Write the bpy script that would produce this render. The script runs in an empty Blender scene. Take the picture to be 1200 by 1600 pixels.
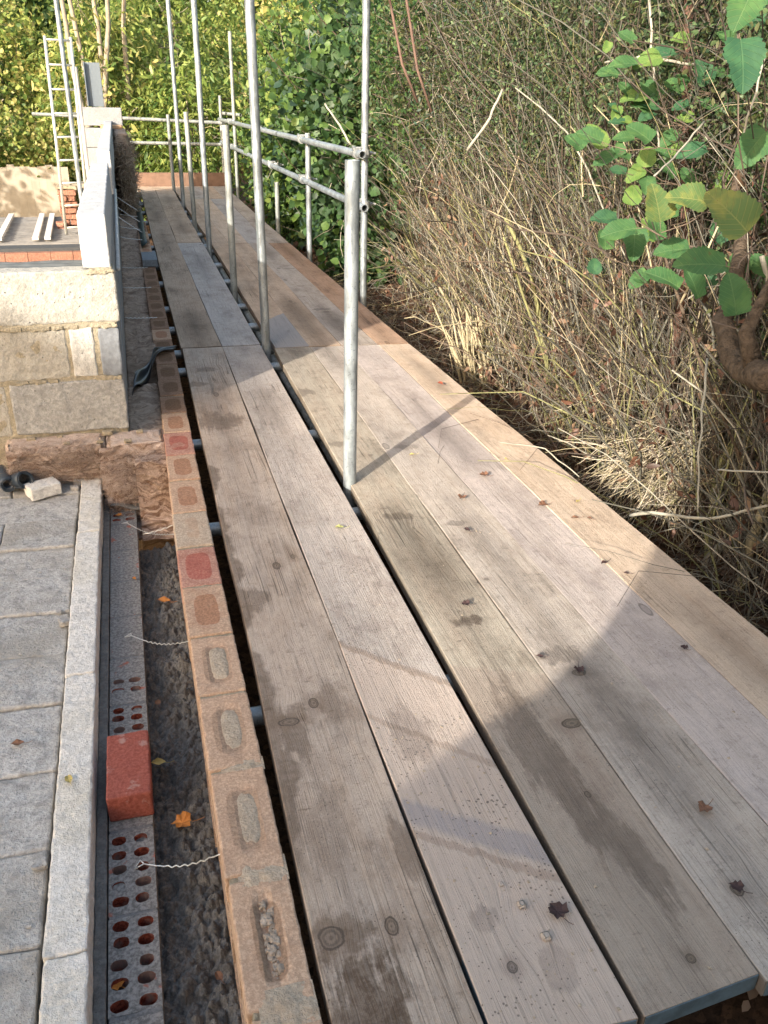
import bpy, bmesh, math, random
import numpy as np
from mathutils import Vector, Matrix, noise
rnd = random.Random(7)
nr = np.random.RandomState(11)
scene = bpy.context.scene
C = scene.collection

# ---------------------------------------------------------------- camera
F, CX, CY, H = 1325.0, 600.0, 800.0, 1.3
def _n(v): return v / np.linalg.norm(v)
_up = -_n(np.array([535. - CX, -(3500. - CY), -F]))
_f = _n(np.array([177. - CX, -(141. - CY), -F]))
_f = _n(_f - _up * _f.dot(_up))
R3 = np.array([np.cross(_f, _up), _f, _up])          # rows: world axes in camera space
cam_d = bpy.data.cameras.new('camera')
cam = bpy.data.objects.new('camera', cam_d); C.objects.link(cam)
cam_d.sensor_fit = 'VERTICAL'; cam_d.sensor_height = 24.0
cam_d.lens = 24.0 * F / 1600.0
cam_d.clip_start = 0.02; cam_d.clip_end = 500
M4 = Matrix([list(R3[i]) + [0.0] for i in range(3)] + [[0, 0, 0, 1]])
cam.matrix_world = Matrix.Translation((0, 0, H)) @ M4
scene.camera = cam

# ---------------------------------------------------------------- sky, sun, exposure
SUN_EL = math.radians(20.0)
SUN_AZ = (-0.695, -0.719)                            # horizontal direction towards the sun
w = bpy.data.worlds.new("World"); scene.world = w; w.use_nodes = True
wt = w.node_tree; bg = wt.nodes['Background']
sky = wt.nodes.new('ShaderNodeTexSky'); sky.sky_type = 'NISHITA'; sky.sun_disc = False
sky.sun_elevation = SUN_EL; sky.sun_rotation = math.atan2(SUN_AZ[0], SUN_AZ[1])
sky.air_density = 1.0; sky.dust_density = 2.5; sky.ozone_density = 1.0
wb = wt.nodes.new('ShaderNodeMix'); wb.data_type = 'RGBA'; wb.blend_type = 'MULTIPLY'; wb.inputs[0].default_value = 1.0
wt.links.new(sky.outputs[0], wb.inputs[6]); wb.inputs[7].default_value = (1.14, 1.0, 0.84, 1.0); wt.links.new(wb.outputs[2], bg.inputs[0]); bg.inputs[1].default_value = 0.15
sl = bpy.data.lights.new('sun', 'SUN'); sl.energy = 2.75; sl.angle = math.radians(0.6); sl.color = (1.0, 0.92, 0.80)
so = bpy.data.objects.new('sun', sl); C.objects.link(so)
_d = Vector((-SUN_AZ[0] * math.cos(SUN_EL), -SUN_AZ[1] * math.cos(SUN_EL), -math.sin(SUN_EL)))
so.rotation_euler = _d.to_track_quat('-Z', 'Y').to_euler(); so.location = (-6, -6, 8)
scene.view_settings.view_transform = 'Standard'; scene.view_settings.look = 'None'
scene.view_settings.gamma = 1.0; scene.view_settings.exposure = 1.86
scene.render.resolution_x = 768; scene.render.resolution_y = 1024
scene.render.engine = 'CYCLES'
scene.cycles.max_bounces = 6; scene.cycles.diffuse_bounces = 3; scene.cycles.transparent_max_bounces = 6

# measured points of the photograph turned into points on world planes
def ray(x, y): return R3 @ np.array([x - CX, -(y - CY), -F])
def P(x, y, z=0.0):
    r = ray(x, y); t = (z - H) / r[2]; return Vector((r[0] * t, r[1] * t, z))
def PY(x, y, Y):
    r = ray(x, y); t = Y / r[1]; return Vector((r[0] * t, Y, H + r[2] * t))
def PX(x, y, X):
    r = ray(x, y); t = X / r[0]; return Vector((X, r[1] * t, H + r[2] * t))

# ---------------------------------------------------------------- node helper
class NT:
    def __init__(s, name):
        s.m = bpy.data.materials.new(name); s.m.use_nodes = True; s.t = s.m.node_tree
        s.b = s.t.nodes['Principled BSDF']; s.tc = s.t.nodes.new('ShaderNodeTexCoord')
        s.obj = s.tc.outputs['Object']; s.out = s.t.nodes['Material Output']
    def set(s, inp, v):
        if isinstance(v, bpy.types.NodeSocket): s.t.links.new(v, inp)
        elif isinstance(v, (tuple, list)) and inp.type == 'RGBA': inp.default_value = tuple(v[:3]) + (1.0,)
        else: inp.default_value = v
    def node(s, ty, **k):
        n = s.t.nodes.new(ty)
        for a, b in k.items(): setattr(n, a, b)
        return n
    def math(s, op, a, b=0.0, c=None, clamp=False):
        n = s.node('ShaderNodeMath', operation=op, use_clamp=clamp); s.set(n.inputs[0], a); s.set(n.inputs[1], b)
        if c is not None: s.set(n.inputs[2], c)
        return n.outputs[0]
    def vmath(s, op, a, b=(0, 0, 0)):
        n = s.node('ShaderNodeVectorMath', operation=op); s.set(n.inputs[0], a); s.set(n.inputs[1], b)
        return n.outputs['Value'] if op in ('LENGTH', 'DISTANCE') else n.outputs[0]
    def scale(s, v, sc): return s.vmath('MULTIPLY', v, sc)
    def noise(s, v, sc=5.0, det=4.0, rough=0.55, dist=0.0):
        n = s.node('ShaderNodeTexNoise'); s.set(n.inputs['Vector'], v); n.inputs['Scale'].default_value = sc
        n.inputs['Detail'].default_value = det; n.inputs['Roughness'].default_value = rough
        n.inputs['Distortion'].default_value = dist; return n.outputs['Fac']
    def noisec(s, v, sc=5.0, det=3.0):
        n = s.node('ShaderNodeTexNoise'); s.set(n.inputs['Vector'], v); n.inputs['Scale'].default_value = sc
        n.inputs['Detail'].default_value = det; return n.outputs['Color']
    def voro(s, v, sc=5.0, feat='F1', out='Distance', rnd_=1.0):
        n = s.node('ShaderNodeTexVoronoi', feature=feat); s.set(n.inputs['Vector'], v)
        n.inputs['Scale'].default_value = sc; n.inputs['Randomness'].default_value = rnd_; return n.outputs[out]
    def ramp(s, f, stops):
        n = s.node('ShaderNodeValToRGB'); s.set(n.inputs[0], f); e = n.color_ramp.elements
        while len(e) < len(stops): e.new(0.5)
        for i, (p, c) in enumerate(stops):
            e[i].position = p
            if not isinstance(c, (tuple, list)): c = (c, c, c)
            e[i].color = tuple(c[:3]) + (1,)
        return n.outputs[0]
    def mr(s, f, a, b, c=0.0, d=1.0):
        n = s.node('ShaderNodeMapRange'); s.set(n.inputs[0], f)
        for i, v in enumerate((a, b, c, d)): n.inputs[i + 1].default_value = v
        n.interpolation_type = 'SMOOTHSTEP'; return n.outputs[0]
    def mix(s, f, a, b, mode='MIX'):
        n = s.node('ShaderNodeMix', data_type='RGBA', blend_type=mode)
        s.set(n.inputs[0], f); s.set(n.inputs[6], a); s.set(n.inputs[7], b); return n.outputs[2]
    def bump(s, h, st=0.5, d=0.01, prev=None):
        n = s.node('ShaderNodeBump'); s.set(n.inputs['Height'], h); n.inputs['Strength'].default_value = st
        n.inputs['Distance'].default_value = d
        if prev is not None: s.set(n.inputs['Normal'], prev)
        return n.outputs[0]
    def rand(s): return s.node('ShaderNodeObjectInfo').outputs['Random']
    def sep(s, v):
        n = s.node('ShaderNodeSeparateXYZ'); s.set(n.inputs[0], v); return n.outputs
    def comb(s, x, y, z):
        n = s.node('ShaderNodeCombineXYZ')
        for i, v in enumerate((x, y, z)): s.set(n.inputs[i], v)
        return n.outputs[0]
    def fin(s, col, rough=0.8, normal=None, metal=0.0, spec=0.4):
        s.set(s.b.inputs['Base Color'], col); s.set(s.b.inputs['Roughness'], rough)
        s.set(s.b.inputs['Metallic'], metal); s.b.inputs['Specular IOR Level'].default_value = spec
        if normal is not None: s.set(s.b.inputs['Normal'], normal)
        return s.m

def sc(c, k): return tuple(x * k for x in c)

def wood_mat(name, base, warm, dark, stain=0.45, stain_col=(0.075, 0.05, 0.034), warmth=0.5, blobs=(), bands=(), edge=None, lowy=None, seed=0.0, speck=0.0, knots=()):
    """weathered sawn softwood; object space: x across, y along, metres"""
    base, warm, dark = (base[0] * 1.19, base[1] * 1.13, base[2] * 1.06), (warm[0] * 1.19, warm[1] * 1.12, warm[2] * 1.04), (dark[0] * 1.05, dark[1] * 1.0, dark[2] * 0.95)
    n = NT(name)
    v = n.vmath('ADD', n.obj, (seed * 1.7, seed * 3.1, seed))
    # knots
    kv = n.scale(v, (7.0, 2.6, 0.0))
    kd = n.voro(kv, 1.0, 'F1', 'Distance', 1.0)
    kbend = n.mr(kd, 0.0, 0.28, 1.0, 0.0)
    warp = n.noise(n.scale(v, (2.0, 0.7, 1)), 1.0, 2.0)
    gx = n.math('ADD', n.sep(v)[0], n.math('ADD', n.math('MULTIPLY', warp, 0.045), n.math('MULTIPLY', kbend, 0.016)))
    gv = n.comb(gx, n.sep(v)[1], 0.0)
    fine = n.noise(n.scale(gv, (420, 7.0, 1)), 1.0, 4.0, 0.7)
    mid = n.noise(n.scale(gv, (110, 1.6, 1)), 1.0, 5.0, 0.72)
    broad = n.noise(n.scale(gv, (16, 1.3, 1)), 1.0, 4.0, 0.6)
    mot = n.noise(v, 34.0, 8.0, 0.75); dust = n.noise(v, 260.0, 3.0, 0.8); pat = n.noise(n.scale(v, (6, 3.2, 1)), 1.0, 7.0, 0.7)
    col = n.mix(n.mr(broad, 0.38, 0.64, 0, warmth), base, warm)
    col = n.mix(n.mr(pat, 0.44, 0.60, 0, 0.6), col, sc(base, 1.28))
    col = n.mix(n.mr(pat, 0.47, 0.32, 0, 0.6), col, sc(dark, 1.1))
    col = n.mix(n.mr(mid, 0.50, 0.70, 0, 0.45), col, dark)
    col = n.mix(n.mr(fine, 0.52, 0.70, 0, 0.55), col, sc(dark, 0.75))
    col = n.mix(n.mr(fine, 0.46, 0.30, 0, 0.4), col, sc(base, 1.45))
    col = n.mix(n.mr(mot, 0.53, 0.68, 0, 0.5), col, sc(dark, 0.85))
    col = n.mix(n.mr(mot, 0.46, 0.34, 0, 0.4), col, sc(base, 1.35))
    col = n.mix(n.mr(dust, 0.56, 0.72, 0, 0.5), col, sc(base, 1.5))
    col = n.mix(n.mr(dust, 0.43, 0.30, 0, 0.5), col, sc(dark, 0.6))
    crk = n.noise(n.scale(gv, (90, 0.45, 1)), 1.0, 2.0, 0.5)
    crm = n.math('MULTIPLY', n.mr(n.math('ABSOLUTE', n.math('SUBTRACT', crk, 0.5)), 0.012, 0.002), n.mr(n.noise(v, 2.3, 3.0), 0.52, 0.60))
    col = n.mix(n.math('MULTIPLY', crm, 0.65), col, sc(dark, 0.35))
    scf = n.noise(n.scale(n.vmath('ADD', v, (5.3, 1.1, 0)), (13, 46, 1)), 1.0, 5.0, 0.62)
    scm = n.math('MULTIPLY', n.mr(scf, 0.62, 0.70), n.mr(n.noise(v, 3.4, 3.0), 0.50, 0.60))
    col = n.mix(n.math('MULTIPLY', scm, 0.62), col, sc(stain_col, 0.9))
    # wet and dirty stains
    st = n.noise(n.scale(v, (4.5, 2.2, 1)), 1.0, 5.0, 0.6)
    stm = n.mr(n.math('ADD', st, n.math('MULTIPLY', n.math('SUBTRACT', mid, 0.5), 0.35)), 0.56, 0.72, 0, stain)
    wob = n.math('MULTIPLY', n.math('SUBTRACT', n.noise(v, 22.0, 6.0, 0.7), 0.5), 1.5)
    wob2 = n.math('MULTIPLY', n.math('SUBTRACT', n.noise(n.scale(gv, (40, 5, 1)), 1.0, 4.0, 0.65), 0.5), 2.4)
    wobs = n.math('ADD', wob, wob2)
    o = n.sep(n.obj)
    for (bx, by, rx, ry, s_) in blobs:
        dx = n.math('DIVIDE', n.math('SUBTRACT', o[0], bx), rx); dy = n.math('DIVIDE', n.math('SUBTRACT', o[1], by), ry)
        r = n.math('SQRT', n.math('ADD', n.math('MULTIPLY', dx, dx), n.math('MULTIPLY', dy, dy)))
        m = n.mr(n.math('ADD', r, wobs), 1.22, 0.74, 0.0, min(1.0, s_ * 1.25))
        stm = n.math('MAXIMUM', stm, m)
    if edge:                                                        # stain creeping in from the left edge
        wdt, y0, y1, s_ = edge
        lim = n.math('MULTIPLY_ADD', n.noise(n.comb(0.0, n.sep(v)[1], 0.0), 4.5, 3.0, 0.6), wdt * 3.0, -wdt * 0.9)
        m = n.math('MULTIPLY', n.mr(n.math('SUBTRACT', o[0], lim), 0.008, -0.008, 0, s_),
                   n.math('MULTIPLY', n.mr(o[1], y1 + .1, y1 - .1), n.mr(o[1], y0 - .1, y0 + .1)))
        stm = n.math('MAXIMUM', stm, m)
    if lowy:                                                        # part of the board with another wear colour
        yl, slope, c2, blend = lowy
        q = n.math('ADD', n.math('ADD', o[1], n.math('MULTIPLY', o[0], slope)), n.math('MULTIPLY', wobs, 0.02))
        col2 = n.mix(n.mr(mid, 0.5, 0.72, 0, 0.55), c2, sc(c2, 0.5))
        col2 = n.mix(n.mr(fine, 0.50, 0.74, 0, 0.5), col2, sc(c2, 0.45))
        col = n.mix(n.mr(q, yl + .012, yl - .012, 0, blend), col, col2)
    for (yl, slope, wd, c2, s_) in bands:
        q = n.math('ADD', n.math('ADD', o[1], n.math('MULTIPLY', o[0], slope)), n.math('MULTIPLY', wobs, 0.018))
        q = n.math('ABSOLUTE', n.math('SUBTRACT', q, yl))
        col = n.mix(n.math('MULTIPLY', n.mr(q, wd, wd * 0.45, 0, s_), n.mr(fine, 0.75, 0.35, 0.4, 1.0)), col, c2)
    stm = n.math('MULTIPLY', stm, n.mr(n.math('ADD', mot, n.math('MULTIPLY', fine, 0.8)), 1.10, 0.75, 0.5, 1.0))
    sc_ = n.mix(n.mr(fine, 0.4, 0.7), stain_col, sc(stain_col, 0.6))
    col = n.mix(stm, col, sc_)
    # knot discs (only some cells)
    kc = n.sep(n.voro(kv, 1.0, 'F1', 'Color', 1.0))
    kon = n.math('GREATER_THAN', kc[0], 0.55)
    kdx = n.math('ADD', kd, n.math('MULTIPLY', wob, 0.03))
    km = n.math('MULTIPLY', n.mr(kdx, 0.085, 0.06), kon)
    kr = n.math('MULTIPLY', n.mr(n.math('ABSOLUTE', n.math('SUBTRACT', kdx, 0.078)), 0.022, 0.004), kon)
    col = n.mix(n.math('MULTIPLY', km, 0.45), col, sc(dark, 0.75))
    col = n.mix(n.math('MULTIPLY', kr, 0.6), col, sc(dark, 0.4))
    for (kx, ky, rx, ry) in knots:
        dx = n.math('DIVIDE', n.math('SUBTRACT', o[0], kx), rx); dy = n.math('DIVIDE', n.math('SUBTRACT', o[1], ky), ry)
        r = n.math('ADD', n.math('SQRT', n.math('ADD', n.math('MULTIPLY', dx, dx), n.math('MULTIPLY', dy, dy))), n.math('ADD', n.math('MULTIPLY', wob, 0.5), n.math('MULTIPLY', n.math('SUBTRACT', mot, 0.5), 0.6)))
        col = n.mix(n.mr(r, 3.6, 1.2, 0, 0.35), col, sc(stain_col, 1.5))
        col = n.mix(n.mr(r, 1.15, 0.95, 0, 0.85), col, n.mix(n.mr(n.math('ADD', n.math('MULTIPLY', n.math('SINE', n.math('MULTIPLY', r, 11.0)), 0.25), mot), 0.3, 0.9), sc(dark, 1.1), sc(dark, 0.55)))
        col = n.mix(n.mr(n.math('ABSOLUTE', n.math('SUBTRACT', r, 1.05)), 0.2, 0.04, 0, 0.75), col, sc(dark, 0.3))
    # mud and mortar spots
    sp = n.voro(v, 95.0, 'F1', 'Distance'); spn = n.noise(v, 6.0, 3.0)
    spc = n.mr(n.math('ADD', sp, n.math('MULTIPLY', spn, -0.5 - speck)), -0.12, -0.2, 0, 0.75)
    col = n.mix(spc, col, sc(dark, 0.55))
    col = n.mix(n.mr(o[2], 0.0372, 0.0345, 0, 0.6), col, sc(dark, 0.45))  # board sides darkened below the top face: seam shade put into the colour
    h = n.math('ADD', n.math('MULTIPLY', fine, -0.9), n.math('ADD', n.math('MULTIPLY', mid, -0.7), n.math('MULTIPLY', mot, -0.8)))
    h = n.math('ADD', h, n.math('MULTIPLY', crm, -1.2))
    h = n.math('ADD', h, n.math('MULTIPLY', n.noise(v, 220.0, 2.0), 0.25))
    nm = n.bump(h, 0.7, 0.005)
    n.fin(col, n.mr(stm, 0, 1, 0.86, 0.62), nm, spec=0.25)
    return n.m

def stone_mat(name, base, dark, light=None, spk=90.0, patch=(0.5, 0.3), warm=None, bump=0.5, pits=True, rough=0.93):
    n = NT(name); v = n.vmath('ADD', n.obj, n.comb(n.math('MULTIPLY', n.rand(), 9.0), 0.0, 0.0))
    light = light or sc(base, 1.35)
    s1 = n.noise(v, spk, 3.0, 0.75); s2 = n.noise(v, spk * 0.22, 4.0, 0.6); s3 = n.noise(v, 3.2, 4.0, 0.6)
    col = n.mix(n.mr(s1, 0.36, 0.66), dark, light)
    col = n.mix(0.55, col, base)
    col = n.mix(n.mr(s2, 0.45, 0.7, 0, patch[0]), col, sc(dark, 0.8))
    if warm: col = n.mix(n.mr(s3, 0.42, 0.66, 0, patch[1] * 2), col, warm)
    else: col = n.mix(n.mr(s3, 0.42, 0.66, 0, patch[1]), col, sc(base, 0.6))
    h = n.math('ADD', s1, n.math('MULTIPLY', s2, 1.5))
    if pits:
        pv = n.voro(v, spk * 0.55, 'F1', 'Distance'); pm = n.mr(n.math('ADD', pv, n.math('MULTIPLY', s2, 0.5)), 0.36, 0.26)
        col = n.mix(n.math('MULTIPLY', pm, 0.6), col, sc(dark, 0.4)); h = n.math('SUBTRACT', h, n.math('MULTIPLY', pm, 1.2))
    return n.fin(col, rough, n.bump(h, bump, 0.006), spec=0.2)

def plain_mat(name, col, rough=0.6, metal=0.0, var=0.3, sc_=30.0, bump=0.2, spec=0.4, bd=0.004):
    n = NT(name); s = n.noise(n.obj, sc_, 4.0, 0.6)
    return n.fin(n.mix(n.mr(s, 0.35, 0.7, 0, var), col, sc(col, 0.45)), rough, n.bump(s, bump, bd), metal, spec)

def leaf_mat(name, col, col2, trans=0.35, rough=0.5, scl=3.0):
    n = NT(name)
    g = n.node('ShaderNodeNewGeometry'); r = g.outputs['Random Per Island']
    pv = n.noise(g.outputs['Position'], scl, 2.0)
    c = n.mix(n.mr(n.math('ADD', n.math('MULTIPLY', r, 0.7), n.math('MULTIPLY', pv, 0.6)), 0.2, 1.0), col, col2)
    n.fin(c, rough, spec=0.35)
    tr = n.node('ShaderNodeBsdfTranslucent'); n.set(tr.inputs['Color'], n.mix(0.5, c, sc(col2, 1.3)))
    mx = n.node('ShaderNodeMixShader'); mx.inputs[0].default_value = trans
    n.t.links.new(n.b.outputs[0], mx.inputs[1]); n.t.links.new(tr.outputs[0], mx.inputs[2])
    n.t.links.new(mx.outputs[0], n.out.inputs[0]); return n.m

def tube_mat(name, base=(0.29, 0.325, 0.345), metal=0.55, rough=0.42):
    n = NT(name); v = n.vmath('ADD', n.obj, n.comb(n.math('MULTIPLY', n.rand(), 20.0), 0.0, n.rand()))
    a = n.noise(n.scale(v, (25, 25, 9)), 1.0, 5.0, 0.65); b = n.noise(v, 110.0, 3.0, 0.7); c = n.noise(n.scale(v, (9, 9, 2.5)), 1.0, 4.0)
    col = n.mix(n.mr(a, 0.35, 0.65), sc(base, 0.72), sc(base, 1.25))
    col = n.mix(n.mr(b, 0.57, 0.70, 0, 0.6), col, sc(base, 0.3))
    d_ = n.noise(n.scale(v, (60, 60, 4)), 1.0, 4.0, 0.7); col = n.mix(n.mr(d_, 0.62, 0.70, 0, 0.6), col, (0.13, 0.085, 0.055)); col = n.mix(n.mr(d_, 0.36, 0.30, 0, 0.6), col, (0.48, 0.47, 0.44))
    col = n.mix(n.mr(c, 0.60, 0.70, 0, 0.5), col, (0.16, 0.20, 0.17))
    return n.fin(col, n.mr(a, 0.3, 0.7, rough - 0.08, rough + 0.2), n.bump(a, 0.25, 0.003), metal)

# ---------------------------------------------------------------- mesh helpers
class MB:
    def __init__(s): s.v = []; s.f = []; s.m = []
    def add(s, vs, fs, mi=0):
        k = len(s.v); s.v += [tuple(p) for p in vs]; s.f += [tuple(k + i for i in f) for f in fs]; s.m += [mi] * len(fs)
    def box(s, x0, x1, y0, y1, z0, z1, mi=0):
        vs = [(x, y, z) for z in (z0, z1) for y in (y0, y1) for x in (x0, x1)]
        s.add(vs, [(0, 2, 3, 1), (4, 5, 7, 6), (0, 1, 5, 4), (2, 6, 7, 3), (0, 4, 6, 2), (1, 3, 7, 5)], mi)
    def tube(s, pts, rad, n=8, mi=0, cap=True, hollow=0.0):
        pts = [Vector(p) for p in pts]; rad = rad if isinstance(rad, (list, tuple)) else [rad] * len(pts)
        rings = []; k0 = len(s.v); a = None
        for i, p in enumerate(pts):
            t = (pts[min(i + 1, len(pts) - 1)] - pts[max(i - 1, 0)]).normalized()
            if a is None: a = t.orthogonal().normalized()
            else:
                a = (a - t * a.dot(t))
                a = a.normalized() if a.length > 1e-6 else t.orthogonal().normalized()
            b = t.cross(a)
            rings.append([p + (a * math.cos(q) + b * math.sin(q)) * rad[i] for q in [2 * math.pi * j / n for j in range(n)]])
        vs = [p for r in rings for p in r]; fs = []
        for i in range(len(pts) - 1):
            for j in range(n):
                j2 = (j + 1) % n; fs.append((i * n + j, i * n + j2, (i + 1) * n + j2, (i + 1) * n + j))
        if hollow:
            for e, sgn in ((0, 1), (len(pts) - 1, -1)):
                c = pts[e]; tt = (pts[1] - pts[0]) if e == 0 else (pts[-2] - pts[-1])
                tt = tt.normalized(); base = e * n; k = len(vs)
                vs += [c + (q - c) * hollow for q in rings[e]]
                vs += [c + (q - c) * hollow + tt * 0.12 for q in rings[e]]
                for j in range(n):
                    j2 = (j + 1) % n
                    f1 = (base + j, k + j, k + j2, base + j2); f2 = (k + j, k + n + j, k + n + j2, k + j2)
                    fs += [f1, f2] if e == 0 else [f1[::-1], f2[::-1]]
        elif cap:
            fs.append(tuple(range(n))[::-1]); fs.append(tuple((len(pts) - 1) * n + j for j in range(n)))
        s.add(vs, fs, mi)
    def obj(s, name, mats, parent=None, loc=None, smooth=False, bevel=0.0):
        me = bpy.data.meshes.new(name); o = Vector(loc) if loc is not None else Vector((0, 0, 0))
        me.from_pydata([(p[0] - o.x, p[1] - o.y, p[2] - o.z) for p in s.v], [], s.f)
        mats = mats if isinstance(mats, (list, tuple)) else [mats]
        for m in mats: me.materials.append(m)
        if len(mats) > 1: me.polygons.foreach_set('material_index', s.m)
        if smooth: me.polygons.foreach_set('use_smooth', [True] * len(me.polygons))
        me.update(); ob = bpy.data.objects.new(name, me); C.objects.link(ob); ob.location = o
        if parent is not None:
            ob.parent = parent; ob.matrix_parent_inverse = Matrix.Identity(4)
            ob.location = o - parent_world(parent)
        if bevel:
            b = ob.modifiers.new('bevel', 'BEVEL'); b.width = bevel; b.segments = 2; b.limit_method = 'ANGLE'
        return ob
def parent_world(o):
    l = Vector(o.location)
    while o.parent: o = o.parent; l += Vector(o.location)
    return l
def tag(o, label=None, cat=None, group=None, kind=None):
    for k, v in (('label', label), ('category', cat), ('group', group), ('kind', kind)):
        if v: o[k] = v
    return o
def empty(name, loc, label, cat, group=None):
    o = bpy.data.objects.new(name, None); C.objects.link(o); o.location = loc; o.empty_display_size = 0.1
    return tag(o, label, cat, group)

def rough_box(mb, x0, x1, y0, y1, z0, z1, cell=0.03, amp=0.002, freq=25.0, rnd_=0.004, mi=0, xf=None, big=0.0, bfreq=4.0, maxn=60):
    """a box of fine cells with rounded arrises and a worn, uneven skin"""
    L = (x1 - x0, y1 - y0, z1 - z0); n = [max(2, min(maxn, int(round(l / cell)))) for l in L]
    def grid(k):  # points with an extra line close to each edge
        l = L[k]; e = min(rnd_, l * 0.3); a = [0.0, e] + [l * i / n[k] for i in range(1, n[k])] + [l - e, l]
        return a
    G = [grid(k) for k in range(3)]; idx = {}; vs = []
    def vid(i, j, k):
        key = (i, j, k)
        if key not in idx:
            p = Vector((x0 + G[0][i], y0 + G[1][j], z0 + G[2][k]))
            ext = [(-1 if q == 0 else 1 if q == len(G[a]) - 1 else 0) for a, q in enumerate(key)]
            ne = sum(1 for e in ext if e)
            if ne >= 2:
                for a in range(3): p[a] -= ext[a] * rnd_ * (0.3 if ne == 2 else 0.42)
            q = p * freq
            d = noise.noise_vector(q) * amp
            if ne >= 2: d *= 1.8
            p = p + d
            if big: p = p + noise.noise_vector(p * bfreq) * big
            if xf: p = Vector(xf(p))
            idx[key] = len(vs); vs.append(p)
        return idx[key]
    fs = []; N = [len(g) - 1 for g in G]
    for i in range(N[0]):
        for j in range(N[1]):
            fs.append((vid(i, j, 0), vid(i, j + 1, 0), vid(i + 1, j + 1, 0), vid(i + 1, j, 0)))
            fs.append((vid(i, j, N[2]), vid(i + 1, j, N[2]), vid(i + 1, j + 1, N[2]), vid(i, j + 1, N[2])))
    for i in range(N[0]):
        for k in range(N[2]):
            fs.append((vid(i, 0, k), vid(i + 1, 0, k), vid(i + 1, 0, k + 1), vid(i, 0, k + 1)))
            fs.append((vid(i, N[1], k), vid(i, N[1], k + 1), vid(i + 1, N[1], k + 1), vid(i + 1, N[1], k)))
    for j in range(N[1]):
        for k in range(N[2]):
            fs.append((vid(0, j, k), vid(0, j, k + 1), vid(0, j + 1, k + 1), vid(0, j + 1, k)))
            fs.append((vid(N[0], j, k), vid(N[0], j + 1, k), vid(N[0], j + 1, k + 1), vid(N[0], j, k + 1)))
    mb.add(vs, fs, mi)

def block(name, mat, x0, x1, y0, y1, z0, z1, parent=None, rotz=0.0, **kw):
    mb = MB(); cx, cy = (x0 + x1) / 2, (y0 + y1) / 2
    if rotz:
        c, s_ = math.cos(rotz), math.sin(rotz)
        kw['xf'] = lambda p: (cx + (p.x - cx) * c - (p.y - cy) * s_, cy + (p.x - cx) * s_ + (p.y - cy) * c, p.z)
    rough_box(mb, x0, x1, y0, y1, z0, z1, **kw)
    return mb.obj(name, mat, parent, (cx, cy, z0), smooth=False)

def np_mesh(name, verts, faces, mats, mi=None, parent=None, loc=(0, 0, 0)):
    """fast mesh from arrays; faces (n,k)"""
    me = bpy.data.meshes.new(name); verts = np.asarray(verts, dtype=np.float32) - np.array(loc, dtype=np.float32)
    faces = np.asarray(faces, dtype=np.int32); n, k = faces.shape
    me.vertices.add(len(verts)); me.vertices.foreach_set('co', verts.ravel())
    me.loops.add(n * k); me.loops.foreach_set('vertex_index', faces.ravel())
    me.polygons.add(n); me.polygons.foreach_set('loop_start', np.arange(0, n * k, k, dtype=np.int32))
    me.polygons.foreach_set('loop_total', np.full(n, k, dtype=np.int32))
    for m in (mats if isinstance(mats, (list, tuple)) else [mats]): me.materials.append(m)
    if mi is not None: me.polygons.foreach_set('material_index', np.asarray(mi, dtype=np.int32))
    me.update(calc_edges=True); o = bpy.data.objects.new(name, me); C.objects.link(o)
    o.location = Vector(loc) - (parent_world(parent) if parent is not None else Vector((0, 0, 0)))
    if parent is not None: o.parent = parent
    return o

def unit(a): return a / np.maximum(np.linalg.norm(a, axis=-1, keepdims=True), 1e-9)

def leaves(pos, size, droop=0.3, aspect=0.5, out=None, nm=3, curl=0.15, face=(0, 0, 0.6)):
    """many small folded leaves, two quads each. returns verts, faces, material index"""
    n = len(pos); ax = nr.normal(size=(n, 3)); ax[:, 2] -= droop
    if out is not None: ax += out
    ax = unit(ax); nn = nr.normal(size=(n, 3)) + np.array(face); side = unit(np.cross(ax, nn)); nn = np.cross(side, ax)
    L = size * nr.uniform(0.6, 1.3, (n, 1)); W = L * aspect * 0.5 * nr.uniform(0.8, 1.2, (n, 1))
    b = pos; m1 = pos + ax * L * 0.35; m2 = pos + ax * L * 0.72 - nn * L * curl * 0.4; t = pos + ax * L - nn * L * curl
    up = nn * W * 0.35
    V = np.stack([b, m1 + side * W + up, m2 + side * W * 0.8 + up, t, m2 - side * W * 0.8 + up, m1 - side * W + up, (m1 + m2) / 2], 1)
    k = np.arange(n)[:, None] * 7
    Fq = np.concatenate([k + np.array([[0, 1, 2, 6]]), k + np.array([[6, 2, 3, 3]]) * 1], 0)
    # quads: (0,1,2,6) (0,6,4,5) and tips as quads (6,2,3,4)
    Fq = np.concatenate([k + np.array([[0, 1, 2, 6]]), k + np.array([[0, 6, 4, 5]]), k + np.array([[6, 2, 3, 4]])], 0)
    mi = nr.randint(0, nm, n); mi = np.concatenate([mi, mi, mi])
    return V.reshape(-1, 3), Fq, mi

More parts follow.
